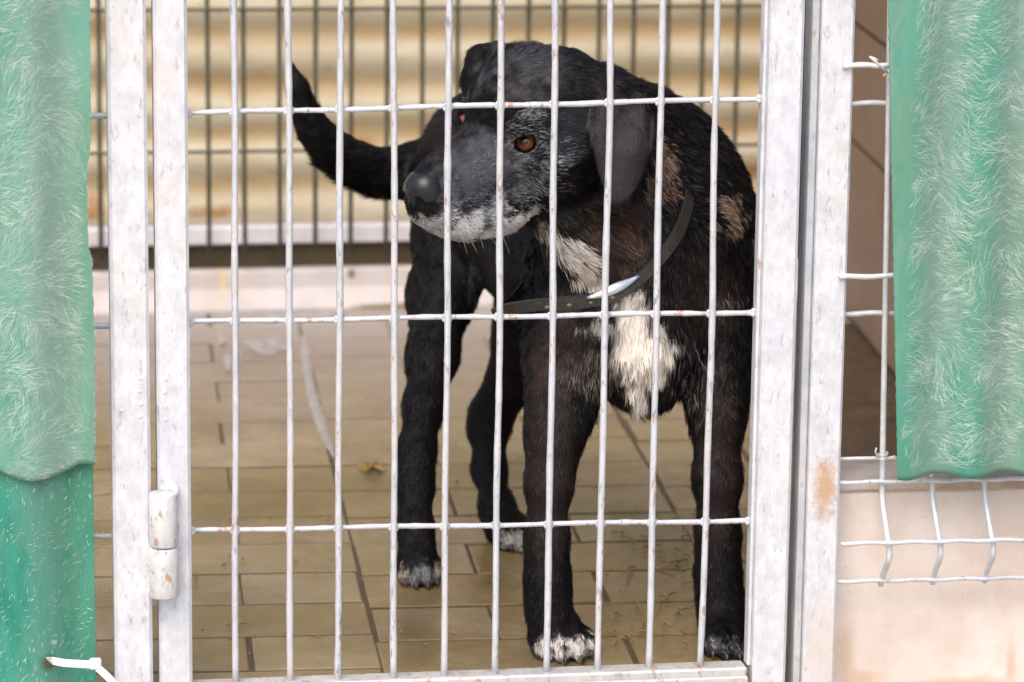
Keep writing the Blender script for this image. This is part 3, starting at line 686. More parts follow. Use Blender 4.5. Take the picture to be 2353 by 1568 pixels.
def dog_sdf():
    s = SDF((-.42, .01, -.012), (.44, .98, .66), .0021)
    # trunk
    s.cap(B(1478, 600, .275, 232), B(1420, 500, .35, 215), .05)
    s.cap(B(1420, 500, .35, 215), B(1230, 440, .50, 165), .05)
    s.cap(B(1300, 640, .36, 150), B(1190, 560, .52, 115), .05)
    s.cap(B(1230, 440, .50, 165), B(1125, 385, .60, 140), .05)
    s.cap(B(1115, 350, .60, 135), B(1060, 420, .63, 105), .04)
    s.cap(B(1470, 640, .20, 150), B(1475, 790, .165, 120), .05)          # breast
    s.cap(B(1475, 790, .165, 118), B(1480, 850, .165, 85), .04)
    s.cap(B(1430, 360, .33, 150), B(1545, 472, .31, 168), .05)           # withers
    s.cap(B(1600, 560, .26, 130), B(1640, 740, .20, 98), .04)            # left shoulder
    s.cap(B(1330, 640, .24, 120), B(1290, 780, .17, 88), .04)            # right shoulder
    # neck
    s.cap(B(1370, 265, .245, 120), B(1480, 400, .30, 165), .05)
    s.cap(B(1400, 420, .225, 110), B(1500, 540, .25, 150), .045)
    s.cap(B(1255, 480, .18, 55), B(1340, 570, .165, 62), .03); s.cap(B(1340, 570, .165, 62), B(1410, 600, .18, 75), .03)           # throat
    # fore legs
    s.chain([B(1300, 720, .175, 92), B(1297, 850, .14, 84), B(1287, 940, .12, 70), B(1273, 1010, .108, 57), B(1262, 1110, .10, 47), B(1256, 1240, .095, 42), B(1258, 1330, .09, 45), B(1260, 1400, .088, 43), B(1268, 1462, .08, 44)], .022)
    s.chain([B(1648, 760, .20, 88), B(1650, 860, .17, 74), B(1650, 960, .15, 56), B(1648, 1100, .135, 49), B(1650, 1230, .13, 44), B(1650, 1320, .125, 46), B(1655, 1390, .12, 43), B(1662, 1455, .108, 46)], .022)
    # hind legs
    s.chain([B(1075, 430, .62, 118), B(1050, 540, .585, 96), B(1014, 680, .53, 73), B(993, 820, .47, 53), B(975, 930, .43, 40), B(957, 1040, .415, 37), B(955, 1120, .40, 34), B(955, 1215, .375, 34), B(960, 1285, .35, 38)], .022)
    s.chain([B(1240, 640, .56, 110), B(1215, 780, .58, 78), B(1180, 870, .60, 54), B(1132, 945, .615, 42), B(1122, 985, .61, 38), B(1124, 1080, .58, 33), B(1143, 1170, .53, 35), B(1160, 1215, .50, 37)], .022)
    # tail
    s.chain([B(1050, 350, .66, 66), B(990, 384, .67, 58), B(930, 396, .66, 50), B(870, 398, .65, 46), B(812, 376, .64, 44), B(762, 345, .63, 38), B(722, 300, .62, 31), B(699, 250, .615, 23), B(684, 200, .61, 15), B(671, 150, .61, 6)], .02)
    # paws: pad + four toes
    def paw(c, f, w_, L, sp):
        c = np.array(c); f = nrmz(f); sd_ = np.array([f[1], -f[0], 0.]); R = np.array([f, sd_, (0, 0, 1)])
        s.ell(c+(0, 0, .016), (L*.62, w_*.46, .0185), R, .016, flow=f)
        for i, (o, fw, hh) in enumerate(((-.36, .30, .013), (-.13, .50, .0145), (.13, .50, .0145), (.36, .30, .013))):
            a = c+f*L*fw+sd_*w_*o; TOES.append(a+(0, 0, hh)+f*.010)
            s.ell(a+(0, 0, hh), (L*.30, w_*.155, hh+.0015), R, .0035)
    def G(u, v): return PZ(u, v, 0.)
    paw(G(1284, 1496), (.12, -1, 0), .062, .060, 1); paw(G(1663, 1490), (-.02, -1, 0), .050, .060, 1)
    paw(G(962, 1330), (-.05, -1, 0), .046, .056, 1); paw(G(1172, 1250), (.35, -1, 0), .050, .056, 1)
    s.ell(P(1312, 1428, .085), (.008, .010, .009), k=.008)               # dewclaw bump
    # ---- head
    R = HR; k = .018
    bk = -HF
    s.ell(H(-50, 0, 3), (.064, .054, .044), R, .025, flow=bk)
    s.ell(H(-82, 0, 0), (.046, .048, .034), R, .025, flow=bk)
    s.ell(H(-18, 0, 10), (.038, .044, .028), R, .02, flow=bk); s.ell(H(-42, -8, 14), (.046, .040, .050), R, .02, flow=bk)
    for sg in (1, -1):
        s.ell(H(-44, 35*sg, -36), (.055, .026, .048), R, .025, flow=bk)
        s.ell(H(-6, 28*sg, 13), (.018, .014, .009), R, .012)
        s.cap((H(0, 25*sg, -22), .021), (H(70, 12*sg, -20), .018), .02, flow=False)
        s.cap((H(28, 21*sg, -68), .022), (H(70, 14*sg, -55), .0195), .016, flow=False); s.cap((H(70, 14*sg, -55), .0195), (H(101, 8*sg, -35), .0155), .016, flow=False)
    s.cap((H(99, 0, -9.5), .0178), (H(-5, 0, -12), .028), .02)
    s.cap((H(102, 0, -28), .0150), (H(60, 0, -40), .028), .016)
    s.ell(H(45, 0, -42), (.058, .031, .042), R, .02, flow=bk)
    s.cap((H(95, 0, -50), .0105), (H(35, 0, -74), .018), .008)
    s.cap((H(35, 0, -66), .025), (H(-55, 0, -58), .040), .022)
    # mouth line
    for sg in (1, -1):
        pts = [H(112, 3*sg, -46), H(97, 20*sg, -52), H(68, 33*sg, -70), H(38, 43*sg, -85), H(12, 42*sg, -86)]
        for a, b in zip(pts[:-1], pts[1:]): s.cap((a, .0020), (b, .0020), .004, 'cut', False)
    # eye sockets, lids
    for sg in (1, -1):
        e = EYE(sg)
        s.ell(e, (.0175, .0150, .0145), R, .009, flow=bk)
        s.ell(e, (.0127, .0127, .0127), R, .003, 'cut')
        o = nrmz(camv(-.28, -1, -.02)) if sg > 0 else nrmz(camv(-.55, -1, .05))
        rr_ = .0150 if sg > 0 else .0075
        s.ell(e+o*.0125, (rr_, rr_, rr_*.8), R, .0035, 'cut')
    # ears
    ne = [(1350, 235), (1385, 190), (1440, 186), (1490, 215), (1509, 262), (1506, 305), (1492, 365), (1468, 425), (1440, 462), (1414, 472), (1395, 455), (1374, 395), (1358, 320)]
    s.flap(ne, lambda u, v: .128-.020*np.clip((v-200)/150, 0, 1)+.014*((u-1425)/80)**2+.0035*np.sin((u-1400)/17+(v-300)/60)*np.clip((470-v)/150, 0, 1), .0042, .010, flow=camv(-.05, 0, -1))
    s.cap((H(-64, 44, 24), .018), (H(-86, 54, 16), .016), .02)
    s.cap(B(1452, 205, .165, 26), B(1385, 215, .15, 24), .02, flow=False)
    s.cap(B(1142, 128, .20, 24), B(1108, 140, .205, 26), .02); s.cap(B(1108, 140, .205, 28), B(1092, 185, .20, 22), .02); s.cap(B(1092, 185, .20, 22), B(1096, 225, .195, 14), .014)
    s.d += 0
    return s
def EYE(sg): return P(1210, 326, .1325)+0 if sg > 0 else H(5, -35, 3)
BK = (.0075, .0064, .0070)
def uvd(p):
    d = p-CAM; w_ = d@FWD
    return W0/2+FPX*(d@RGT)/w_, H0/2-FPX*(d@UPV)/w_
def spot(p, c, r, R=None, nz=.5, seed=1, sc=90):
    q = (p-c)@((R if R is not None else np.eye(3)).T)/np.array(r)
    d = np.linalg.norm(q, axis=1)+(noise(p, sc, seed)-.5)*nz+(noise(p, sc*2.6, seed+1)-.5)*nz*.7
    return np.clip((1.05-d)/.35, 0, 1)
def coat(p, strands=False):
    n = len(p); c = np.tile(np.array(BK), (n, 1)); rn = RNG.random(n) if strands else np.full(n, .5)
    n1 = noise(p, 25, 11); c = c*(1+(n1[:, None]-.5)*.8)
    def put(m, col, speck=0.0):
        nonlocal c
        m = m[:, None]
        if speck and strands: m = (rn[:, None] < m*speck+np.clip(m-.75, 0, 1)*4*(1-speck))*1.0
        elif speck: m = m*speck*.5
        c = c*(1-m)+np.array(col)*m
    RS = np.array([RGT, UPV, FWD])
    def sp(u, v, y, ru, rv, rd, col, st=1., speck=0, nz=.5, sc=90, seed=1, rot=0):
        a = math.radians(rot); R2 = np.array([RGT*math.cos(a)+UPV*math.sin(a), -RGT*math.sin(a)+UPV*math.cos(a), FWD])
        put(spot(p, P(u, v, y), (px(ru, y), px(rv, y), rd), R2, nz, seed, sc)*st, col, speck)
    gr = (.30, .31, .34); wh = (.62, .60, .60); crm = (.95, .87, .79); brn = (.060, .034, .024); tan = (.22, .14, .105)
    # warm brown cast on shoulders, legs, neck side
    sp(1400, 560, .17, 110, 130, .08, brn, .55); sp(1260, 1050, .1, 70, 260, .06, (.027, .018, .016), .8); sp(1650, 1050, .13, 60, 240, .06, (.030, .019, .018), .8)
    sp(1600, 680, .18, 110, 150, .08, (.032, .021, .020), .7); sp(1290, 800, .12, 80, 120, .06, (.040, .027, .023), .7); sp(1010, 300, .55, 50, 120, .10, (.022, .013, .011), .6)
    # chest blaze
    sp(1465, 715, .06, 55, 75, .10, crm, 1, nz=.35); sp(1478, 790, .06, 90, 82, .10, crm, 1, nz=.4); sp(1492, 830, .06, 78, 72, .10, crm, 1, nz=.45, seed=4); sp(1466, 900, .06, 36, 60, .10, crm, 1, nz=.5)
    sp(1395, 745, .07, 50, 22, .1, crm, .55, nz=.9); sp(1500, 860, .05, 50, 40, .1, (.52, .38, .27), .6, nz=.8)
    sp(1390, 850, .09, 90, 70, .08, (.16, .135, .115), .8, speck=.35)
    sp(1590, 860, .11, 60, 90, .08, (.20, .18, .17), .7, speck=.25)
    # throat ruff
    sp(1305, 575, .12, 85, 38, .07, (.52, .48, .44), .95, speck=.6, rot=-42); sp(1350, 630, .12, 62, 34, .07, (.56, .49, .42), 1, speck=.8, rot=-35); sp(1250, 530, .12, 55, 30, .07, (.36, .29, .24), .9, speck=.55, rot=-25)
    # worn patches at the neck side and shoulder
    sp(1535, 370, .16, 38, 75, .12, tan, .95, speck=.75, nz=.9, rot=12); sp(1510, 430, .16, 44, 40, .12, (.15, .09, .065), .8, speck=.7, nz=.9)
    sp(1675, 480, .20, 40, 55, .12, (.26, .18, .13), .95, speck=.75, nz=.9, sc=110); sp(1660, 690, .16, 50, 28, .12, (.13, .10, .08), .7, speck=.4, nz=1.1)
    sp(1725, 575, .25, 16, 32, .1, (.16, .13, .11), .8, speck=.5, nz=.9); sp(1300, 435, .10, 30, 24, .05, (.16, .12, .11), .7, speck=.4)
    sp(1440, 540, .17, 50, 45, .08, (.10, .055, .035), .8, speck=.5, nz=.9)
    # head: grey muzzle and lips; bluish sky sheen painted on skull and cheek
    def hs(x, y, z, rx, ry, rz, col, st=1., speck=0, nz=.5, seed=1, sc=120):
        put(spot(p, H(x, y, z), (rx*.001, ry*.001, rz*.001), HR, nz, seed, sc)*st, col, speck)
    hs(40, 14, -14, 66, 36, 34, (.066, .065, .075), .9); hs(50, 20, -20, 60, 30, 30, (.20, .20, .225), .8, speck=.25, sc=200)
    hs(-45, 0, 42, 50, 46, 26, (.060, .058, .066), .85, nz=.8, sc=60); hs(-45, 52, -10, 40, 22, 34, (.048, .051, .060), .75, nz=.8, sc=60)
    hs(0, 34, -2, 30, 26, 28, gr, .75, speck=.38); hs(4, 30, -24, 26, 24, 20, gr, .95, speck=.5); hs(-18, 44, -28, 34, 24, 24, gr, .85, speck=.26); hs(4, 38, -42, 30, 24, 14, gr, .8, speck=.4)
    hs(-12, 34, 20, 20, 18, 10, gr, .8, speck=.30); hs(-5, -34, 10, 16, 20, 22, gr, .8, speck=.45); hs(-38, -45, 22, 10, 20, 10, gr, .9, speck=.6)
    hs(10, 40, -50, 26, 24, 16, gr, .8, speck=.30)
    hs(85, 14, -30, 30, 26, 14, gr, .8, speck=.35); hs(60, 24, -46, 44, 26, 15, gr, .95, speck=.5)
    hs(66, 22, -52, 40, 28, 18, (.55, .56, .58), .95, speck=.55); hs(100, 8, -42, 24, 26, 17, (.74, .73, .74), .95, speck=.85); hs(80, 18, -56, 36, 28, 20, (.78, .77, .78), 1, speck=.8); hs(48, 26, -74, 36, 28, 19, (.70, .67, .65), 1, speck=.8); hs(22, 34, -82, 26, 22, 14, (.60, .54, .50), 1, speck=.75)
    hs(75, 0, -66, 60, 34, 16, (.66, .63, .61), 1, speck=.85)
    hs(113, 2, -40, 14, 20, 12, wh, .95, speck=.8)
    put(spot(p, EYE(1), (.0172, .0172, .0150), HR, .35, 3, 200)*.92, (.006, .005, .006)); put(spot(p, EYE(-1), (.014, .014, .012), HR, .3, 3, 200)*.9, (.006, .005, .006))
    hs(6, 42, -88, 9, 12, 7, (.30, .17, .15), .9)
    # ear leather tint
    sp(1425, 345, .105, 95, 160, .035, (.044, .036, .041), .9, nz=.3); sp(1356, 340, .10, 9, 120, .04, (.11, .09, .10), .8, nz=.2); sp(1502, 330, .10, 9, 90, .05, (.11, .085, .09), .7, nz=.3); sp(1452, 445, .10, 30, 10, .05, (.13, .10, .10), .6, rot=40); sp(1422, 445, .10, 40, 50, .03, (.044, .032, .036), .8, nz=.9)
    # toes, inner thigh
    sp(1265, 1490, .08, 40, 20, .06, gr, .7, speck=.4); sp(1690, 1505, .08, 36, 26, .05, gr, .8, speck=.5); sp(1650, 1490, .08, 40, 20, .04, gr, .6, speck=.4)
    sp(975, 1330, .33, 48, 35, .08, gr, .9, speck=.5); sp(945, 1362, .31, 34, 18, .08, (.55, .50, .44), .9, speck=.8); sp(1190, 1275, .43, 28, 30, .09, (.6, .55, .52), 1, speck=.85); sp(1160, 1245, .44, 40, 25, .08, gr, .8, speck=.4)
    sp(1095, 660, .5, 22, 90, .08, (.10, .105, .12), .7, speck=.7)
    I3 = np.eye(3)
    for i, t in enumerate(TOES):
        pw, k = divmod(i, 4)
        colr, st, sk, rr_ = (((.82, .77, .70), 1., .9, .0125), (gr, .8, .5, .011), (((.6, .52, .42), .9, .8, .012) if k in (0, 3) else (gr, .9, .55, .013)), ((.60, .54, .50), 1., .6, .012))[pw]
        put(spot(p, t, (rr_, rr_*1.1, rr_), I3, .95, i, 190)*st, colr, sk)
    return c
def fur_len(p, nr):
    L = np.full(len(p), .0065)
    RS = np.array([RGT, UPV, FWD])
    def sp(u, v, y, ru, rv, rd, l):
        nonlocal L
        d = np.linalg.norm(((p-P(u, v, y))@RS.T)/np.array([px(ru, y), px(rv, y), rd]), axis=1); m = np.clip((1.2-d)/.5, 0, 1); L = L*(1-m)+l*m
    sp(1500, 560, .3, 320, 420, .3, .012); sp(1480, 830, .1, 190, 140, .12, .017); sp(1330, 590, .13, 110, 70, .07, .017); sp(800, 410, .64, 180, 60, .1, .013)
    sp(1215, 112, .19, 60, 40, .09, .014); sp(1466, 920, .1, 60, 40, .08, .022); sp(1390, 950, .13, 60, 60, .06, .012); sp(1590, 940, .13, 50, 60, .06, .012)
    dh = np.linalg.norm(((p-H(50, 0, -30))@HR.T)/np.array([.09, .06, .07]), axis=1); m = np.clip((1.2-dh)/.4, 0, 1); L = L*(1-m)+.0044*m
    dh = np.linalg.norm(((p-H(-45, 0, 10))@HR.T)/np.array([.07, .07, .06]), axis=1); m = np.clip((1.1-dh)/.4, 0, 1); L = L*(1-m)+.0060*m
    dh = np.linalg.norm(((p-H(40, 20, -84))@HR.T)/np.array([.06, .04, .016]), axis=1); m = np.clip((1.1-dh)/.4, 0, 1); L = L*(1-m)+.0065*m
    u, v = uvd(p); ear = (u > 1340) & (u < 1515) & (v > 190) & (v < 478) & (p[:, 1] < .145); L[ear] = np.interp(v[ear], [190, 300], [.009, .0048])
    return L
def mat_fur(name, rough, under=False):
    m = NM(name); at = m.n('ShaderNodeAttribute', attribute_name='coat')
    m.l(at.outputs['Color'], m.b.inputs['Base Color']); m.b.inputs['Roughness'].default_value = rough; m.b.inputs['Specular IOR Level'].default_value = .12 if under else .17
    if under: m.l(m.bump(m.noise(500, 4, .7), .5, .001), m.b.inputs['Normal'])
    return m.m
def set_col(me, c, dom='POINT'):
    a = me.color_attributes.new('coat', 'FLOAT_COLOR', dom); a.data.foreach_set('color', np.concatenate([c, np.ones((len(c), 1))], 1).astype(np.float32).ravel())
def build_dog():
    s = dog_sdf(); p, q = s.mesh()
    root = empty('dog', tuple(P(1350, 1480, .25)), 'old black dog with a grey muzzle and cream chest patch standing behind the gate bars', 'dog')
    loc = np.array(root.location)
    body = link('body', p, q, mat_fur('black_coat', .62, True), root, True); me = body.data
    # relax voxel steps
    bmv = p-loc
    e = np.concatenate([q[:, [0, 1]], q[:, [1, 2]], q[:, [2, 3]], q[:, [3, 0]]]); n = len(p); deg = np.bincount(e.ravel(), minlength=n)[:, None]
    def lap(v):
        a = np.zeros_like(v)
        for k in range(3): a[:, k] = np.bincount(e[:, 0], v[e[:, 1], k], n)+np.bincount(e[:, 1], v[e[:, 0], k], n)
        return a/np.maximum(deg, 1)-v
    for _ in range(3): bmv = bmv+.5*lap(bmv); bmv = bmv-.48*lap(bmv)
    me.vertices.foreach_set('co', bmv.ravel()); me.update()
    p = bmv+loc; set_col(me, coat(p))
    me.calc_loop_triangles(); tri = np.zeros(len(me.loop_triangles)*3, int); me.loop_triangles.foreach_get('vertices', tri); tri = tri.reshape(-1, 3)
    vn = np.zeros(n*3); me.vertex_normals.foreach_get('vector', vn); vn = vn.reshape(-1, 3)
    fn = np.cross(p[tri[:, 1]]-p[tri[:, 0]], p[tri[:, 2]]-p[tri[:, 0]]); ar = np.linalg.norm(fn, axis=1)/2; cen = p[tri].mean(1)
    # is the mesh normal pointing outward?
    if (np.einsum('ij,ij->i', fn, vn[tri[:, 0]])).mean() < 0: pass
    outw = np.einsum('ij,ij->i', vn, p-P(1478, 600, .3))[(np.linalg.norm(p-P(1478, 600, .3), axis=1) < .12)].mean()
    if outw < 0:
        me.flip_normals(); vn = -vn
    tc = nrmz(CAM-cen.mean(0)); cn = vn[tri[:, 0]]; fac = cn@tc
    u, v = uvd(cen); headw = np.linalg.norm((cen-H(0, 0, -10))@HR.T/np.array([.14, .075, .085]), axis=1)
    wgt = ar*np.where(fac > -.25, 1.0, .22)*np.where(headw < 1.1, 2.6, 1.0)*np.where(cen[:, 1] > .42, .85, 1.)
    # no fur on the nose, inside the eyes or under the soles
    nose = np.linalg.norm(((cen-H(107, 0, -8))@HR.T)/np.array([.017, .024, .021]), axis=1)
    bare = (nose < 1) | (cen[:, 2] < .003)
    for sg in (1, -1): bare |= np.linalg.norm(cen-EYE(sg), axis=1) < .0142
    wgt[bare] = 0
    N = 380000
    ti = np.searchsorted(np.cumsum(wgt)/wgt.sum(), RNG.random(N)); ti = np.clip(ti, 0, len(tri)-1)
    r1 = np.sqrt(RNG.random(N)); r2 = RNG.random(N); bc = np.stack([1-r1, r1*(1-r2), r1*r2], 1)
    rp = (p[tri[ti]]*bc[:, :, None]).sum(1); rn_ = (vn[tri[ti]]*bc[:, :, None]).sum(1); rn_ /= np.linalg.norm(rn_, axis=1)[:, None]
    # hair flow from the limb axes
    fl = np.zeros((N, 3)); tw = np.zeros(N)
    for a, b, r, d in s.flow:
        ab = b-a; L2 = ab.dot(ab)+1e-12; t = np.clip((rp-a)@ab/L2, 0, 1); ds = np.linalg.norm(rp-a-t[:, None]*ab, axis=1)-r
        w_ = np.exp(-np.clip(ds, -.02, .3)/.008); fl += w_[:, None]*d; tw += w_
    fl = fl/tw[:, None]+np.array([0, 0, -.25])
    swirl = np.stack([noise(rp, 28, 21+k)-.5 for k in range(3)], 1)*np.where(rp[:, 2:3] < .30, .35, 1.0)
    fl = fl+swirl; fl = fl-rn_*np.einsum('ij,ij->i', fl, rn_)[:, None]; fl /= np.linalg.norm(fl, axis=1)[:, None]+1e-9
    fl = fl+np.stack([noise(rp, 130, 41+k)-.5 for k in range(3)], 1)*.75
    fl = fl+RNG.normal(size=(N, 3))*.10
    L = fur_len(rp, rn_)*RNG.uniform(.6, 1.3, N); cl = noise(rp, 160, 31)
    lift = (.22+.22*RNG.random(N)+.25*(cl-.4))
    d0 = fl+rn_*lift[:, None]; d0 /= np.linalg.norm(d0, axis=1)[:, None]
    d1 = fl+rn_*(lift[:, None]*.25)+np.array([0, 0, -.12]); d1 /= np.linalg.norm(d1, axis=1)[:, None]
    side = np.cross(fl, rn_)+rn_*RNG.normal(size=(N, 1))*.35; side /= np.linalg.norm(side, axis=1)[:, None]
    wd = np.where(headw[ti] < 1.1, .00024, .00029)*np.clip(L/.007, .7, 1.5)*RNG.uniform(.7, 1.3, N)
    a0 = rp-rn_*.0006; a1 = a0+d0*(L*.5)[:, None]; a2 = a1+d1*(L*.5)[:, None]
    V = np.empty((N, 5, 3)); V[:, 0] = a0-side*wd[:, None]; V[:, 1] = a0+side*wd[:, None]; V[:, 2] = a1+side*(wd*.8)[:, None]; V[:, 3] = a1-side*(wd*.8)[:, None]; V[:, 4] = a2
    me2 = bpy.data.meshes.new('fur'); nv = N*5; me2.vertices.add(nv); me2.vertices.foreach_set('co', (V.reshape(-1, 3)-loc).astype(np.float32).ravel())
    base = (np.arange(N)*5)[:, None]; lq = np.concatenate([base+np.array([0, 1, 2, 3]), base+np.array([3, 2, 4])], 1).ravel()
    me2.loops.add(N*7); me2.loops.foreach_set('vertex_index', lq.astype(np.int32)); me2.polygons.add(N*2)
    ls = (np.arange(N)*7)[:, None]+np.array([0, 4]); me2.polygons.foreach_set('loop_start', ls.ravel().astype(np.int32))
    me2.update(calc_edges=True)
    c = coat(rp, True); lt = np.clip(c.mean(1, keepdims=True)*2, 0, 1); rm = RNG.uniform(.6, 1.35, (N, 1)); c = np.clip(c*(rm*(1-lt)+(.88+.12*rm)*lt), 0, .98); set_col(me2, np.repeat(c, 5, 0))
    me2.materials.append(mat_fur('black_coat_hair', .42)); fo = bpy.data.objects.new('fur', me2); COL.objects.link(fo); fo.parent = root
    fo['kind'] = 'stuff'
    # ---- nose leather
    ns = SDF(H(106, 0, -12)-.038, H(106, 0, -12)+.038, .0009); R = HR
    ns.ell(H(103, 1, -7), (.0165, .0185, .0140), R, .004); ns.ell(H(108, 1, -15), (.0125, .0172, .0145), R, .008)
    for sg in (1, -1): ns.ell(H(102, 12*sg, -16), (.0150, .0085, .0115), R, .006)
    ns.cap((H(116, 0, -22), .006), (H(111, 0, -32), .0045), .005)
    for sg in (1, -1):
        ns.cap((H(123, 10*sg, -15), .0052), (H(109, 12*sg, -16), .0040), .0015, 'cut'); ns.cap((H(116, 14*sg, -18.5), .0030), (H(101, 21*sg, -20), .0016), .002, 'cut')
    ns.cap((H(123, 0, -14), .0010), (H(117, 0, -33), .0010), .0015, 'cut')
    np_, nq = ns.mesh(); m = NM('black_nose_leather'); vo = m.n('ShaderNodeTexVoronoi'); m.l(m.co, vo.inputs['Vector']); vo.inputs['Scale'].default_value = 700
    no = link('nose', np_, nq, m.fin(m.ramp(m.noise(90, 4), [(.3, (.010, .009, .011)), (.7, (.022, .020, .024))]), .27, 0, m.bump(vo.outputs['Distance'], .25, .0004)), root, True)
    tri0 = np_[nq[:, 0]]; nn = np.cross(np_[nq[:, 1]]-tri0, np_[nq[:, 2]]-tri0)
    if np.einsum('ij,ij->i', nn, tri0-H(106, 0, -12)).mean() < 0: no.data.flip_normals()
    # ---- eyes
    for sg in (1, -1):
        c = EYE(sg); gz = nrmz(camv(-.16, -1, .02)) if sg > 0 else nrmz(HF*.75-HL*.55+camv(0, -.5, 0))
        t1 = nrmz(np.cross(gz, (0, 0, 1))); t2 = np.cross(t1, gz); V = []; F = []; nn_, mm = 40, 26; rr = .0124
        for i in range(mm+1):
            th = math.pi*i/mm; bulge = .0009*max(0, math.cos(th)-.6)/.4
            for k_ in range(nn_):
                ph = 2*math.pi*k_/nn_; V.append(c+(rr+bulge)*(gz*math.cos(th)+(t1*math.cos(ph)+t2*math.sin(ph))*math.sin(th)))
        F = [(i*nn_+k_, (i+1)*nn_+k_, (i+1)*nn_+(k_+1) % nn_, i*nn_+(k_+1) % nn_) for i in range(mm) for k_ in range(nn_)]
        m = NM('amber_eye'); ctr = c+gz*rr-loc; g = m.blob(ctr, (1, 1, 1)); g = m.math('MULTIPLY', g, 1000)
        fib = m.math('MULTIPLY', m.math('SUBTRACT', m.noise(900, 3, .7), .5), 1.2)
        col = m.ramp(m.math('MULTIPLY', m.math('ADD', g, fib), .1), [(.0, (.004, .003, .003)), (.36, (.006, .004, .003)), (.44, (.12, .034, .009)), (.70, (.28, .082, .020)), (.90, (.20, .055, .014)), (.98, (.01, .006, .005))])
        m.fin(col, .04, 0); m.b.inputs['Coat Weight'].default_value = 1.0; m.b.inputs['Coat Roughness'].default_value = .01
        eo = link('eye', V, F, m.m, root, True)
    # ---- whiskers, claws
    mb = MB()
    for i in range(11):
        x = RNG.uniform(45, 92); z = -46-(100-x)*.4; a = H(x, 24, z); d = nrmz(HL*.9+HF*RNG.uniform(-.5, .3)+HU*RNG.uniform(-1.0, -.1)+(0, 0, -.5)); L = RNG.uniform(.016, .034)
        mb.tube([a+d*L*t+np.array([0, 0, -1])*L*.25*t*t for t in (0, .35, .7, 1)], [.00020, .00017, .00012, .00006], 4)
    mb.build('whiskers', NM('pale_whisker').fin((.45, .43, .42), .4), root)['kind'] = 'stuff'
    cm = NM('dark_claw').fin((.05, .04, .035), .35)
    for (u, v, f, w_, L) in ((1284, 1496, (.12, -1, 0), .062, .060), (1663, 1490, (-.02, -1, 0), .050, .060), (962, 1330, (-.05, -1, 0), .046, .056), (1172, 1250, (.35, -1, 0), .050, .056)):
        c0 = PZ(u, v, 0); f = nrmz(f); sd_ = np.array([f[1], -f[0], 0.])
        for o, fw in ((-.36, .30), (-.13, .50), (.13, .50), (.36, .30)):
            a = c0+f*L*(fw+.24)+sd_*w_*o+(0, 0, .010); mb = MB(); mb.tube([a, a+f*.005+(0, 0, -.002), a+f*.009+(0, 0, -.0075)], [.0026, .0021, .0007], 7); mb.build('claw', cm, root, True)
build_dog()

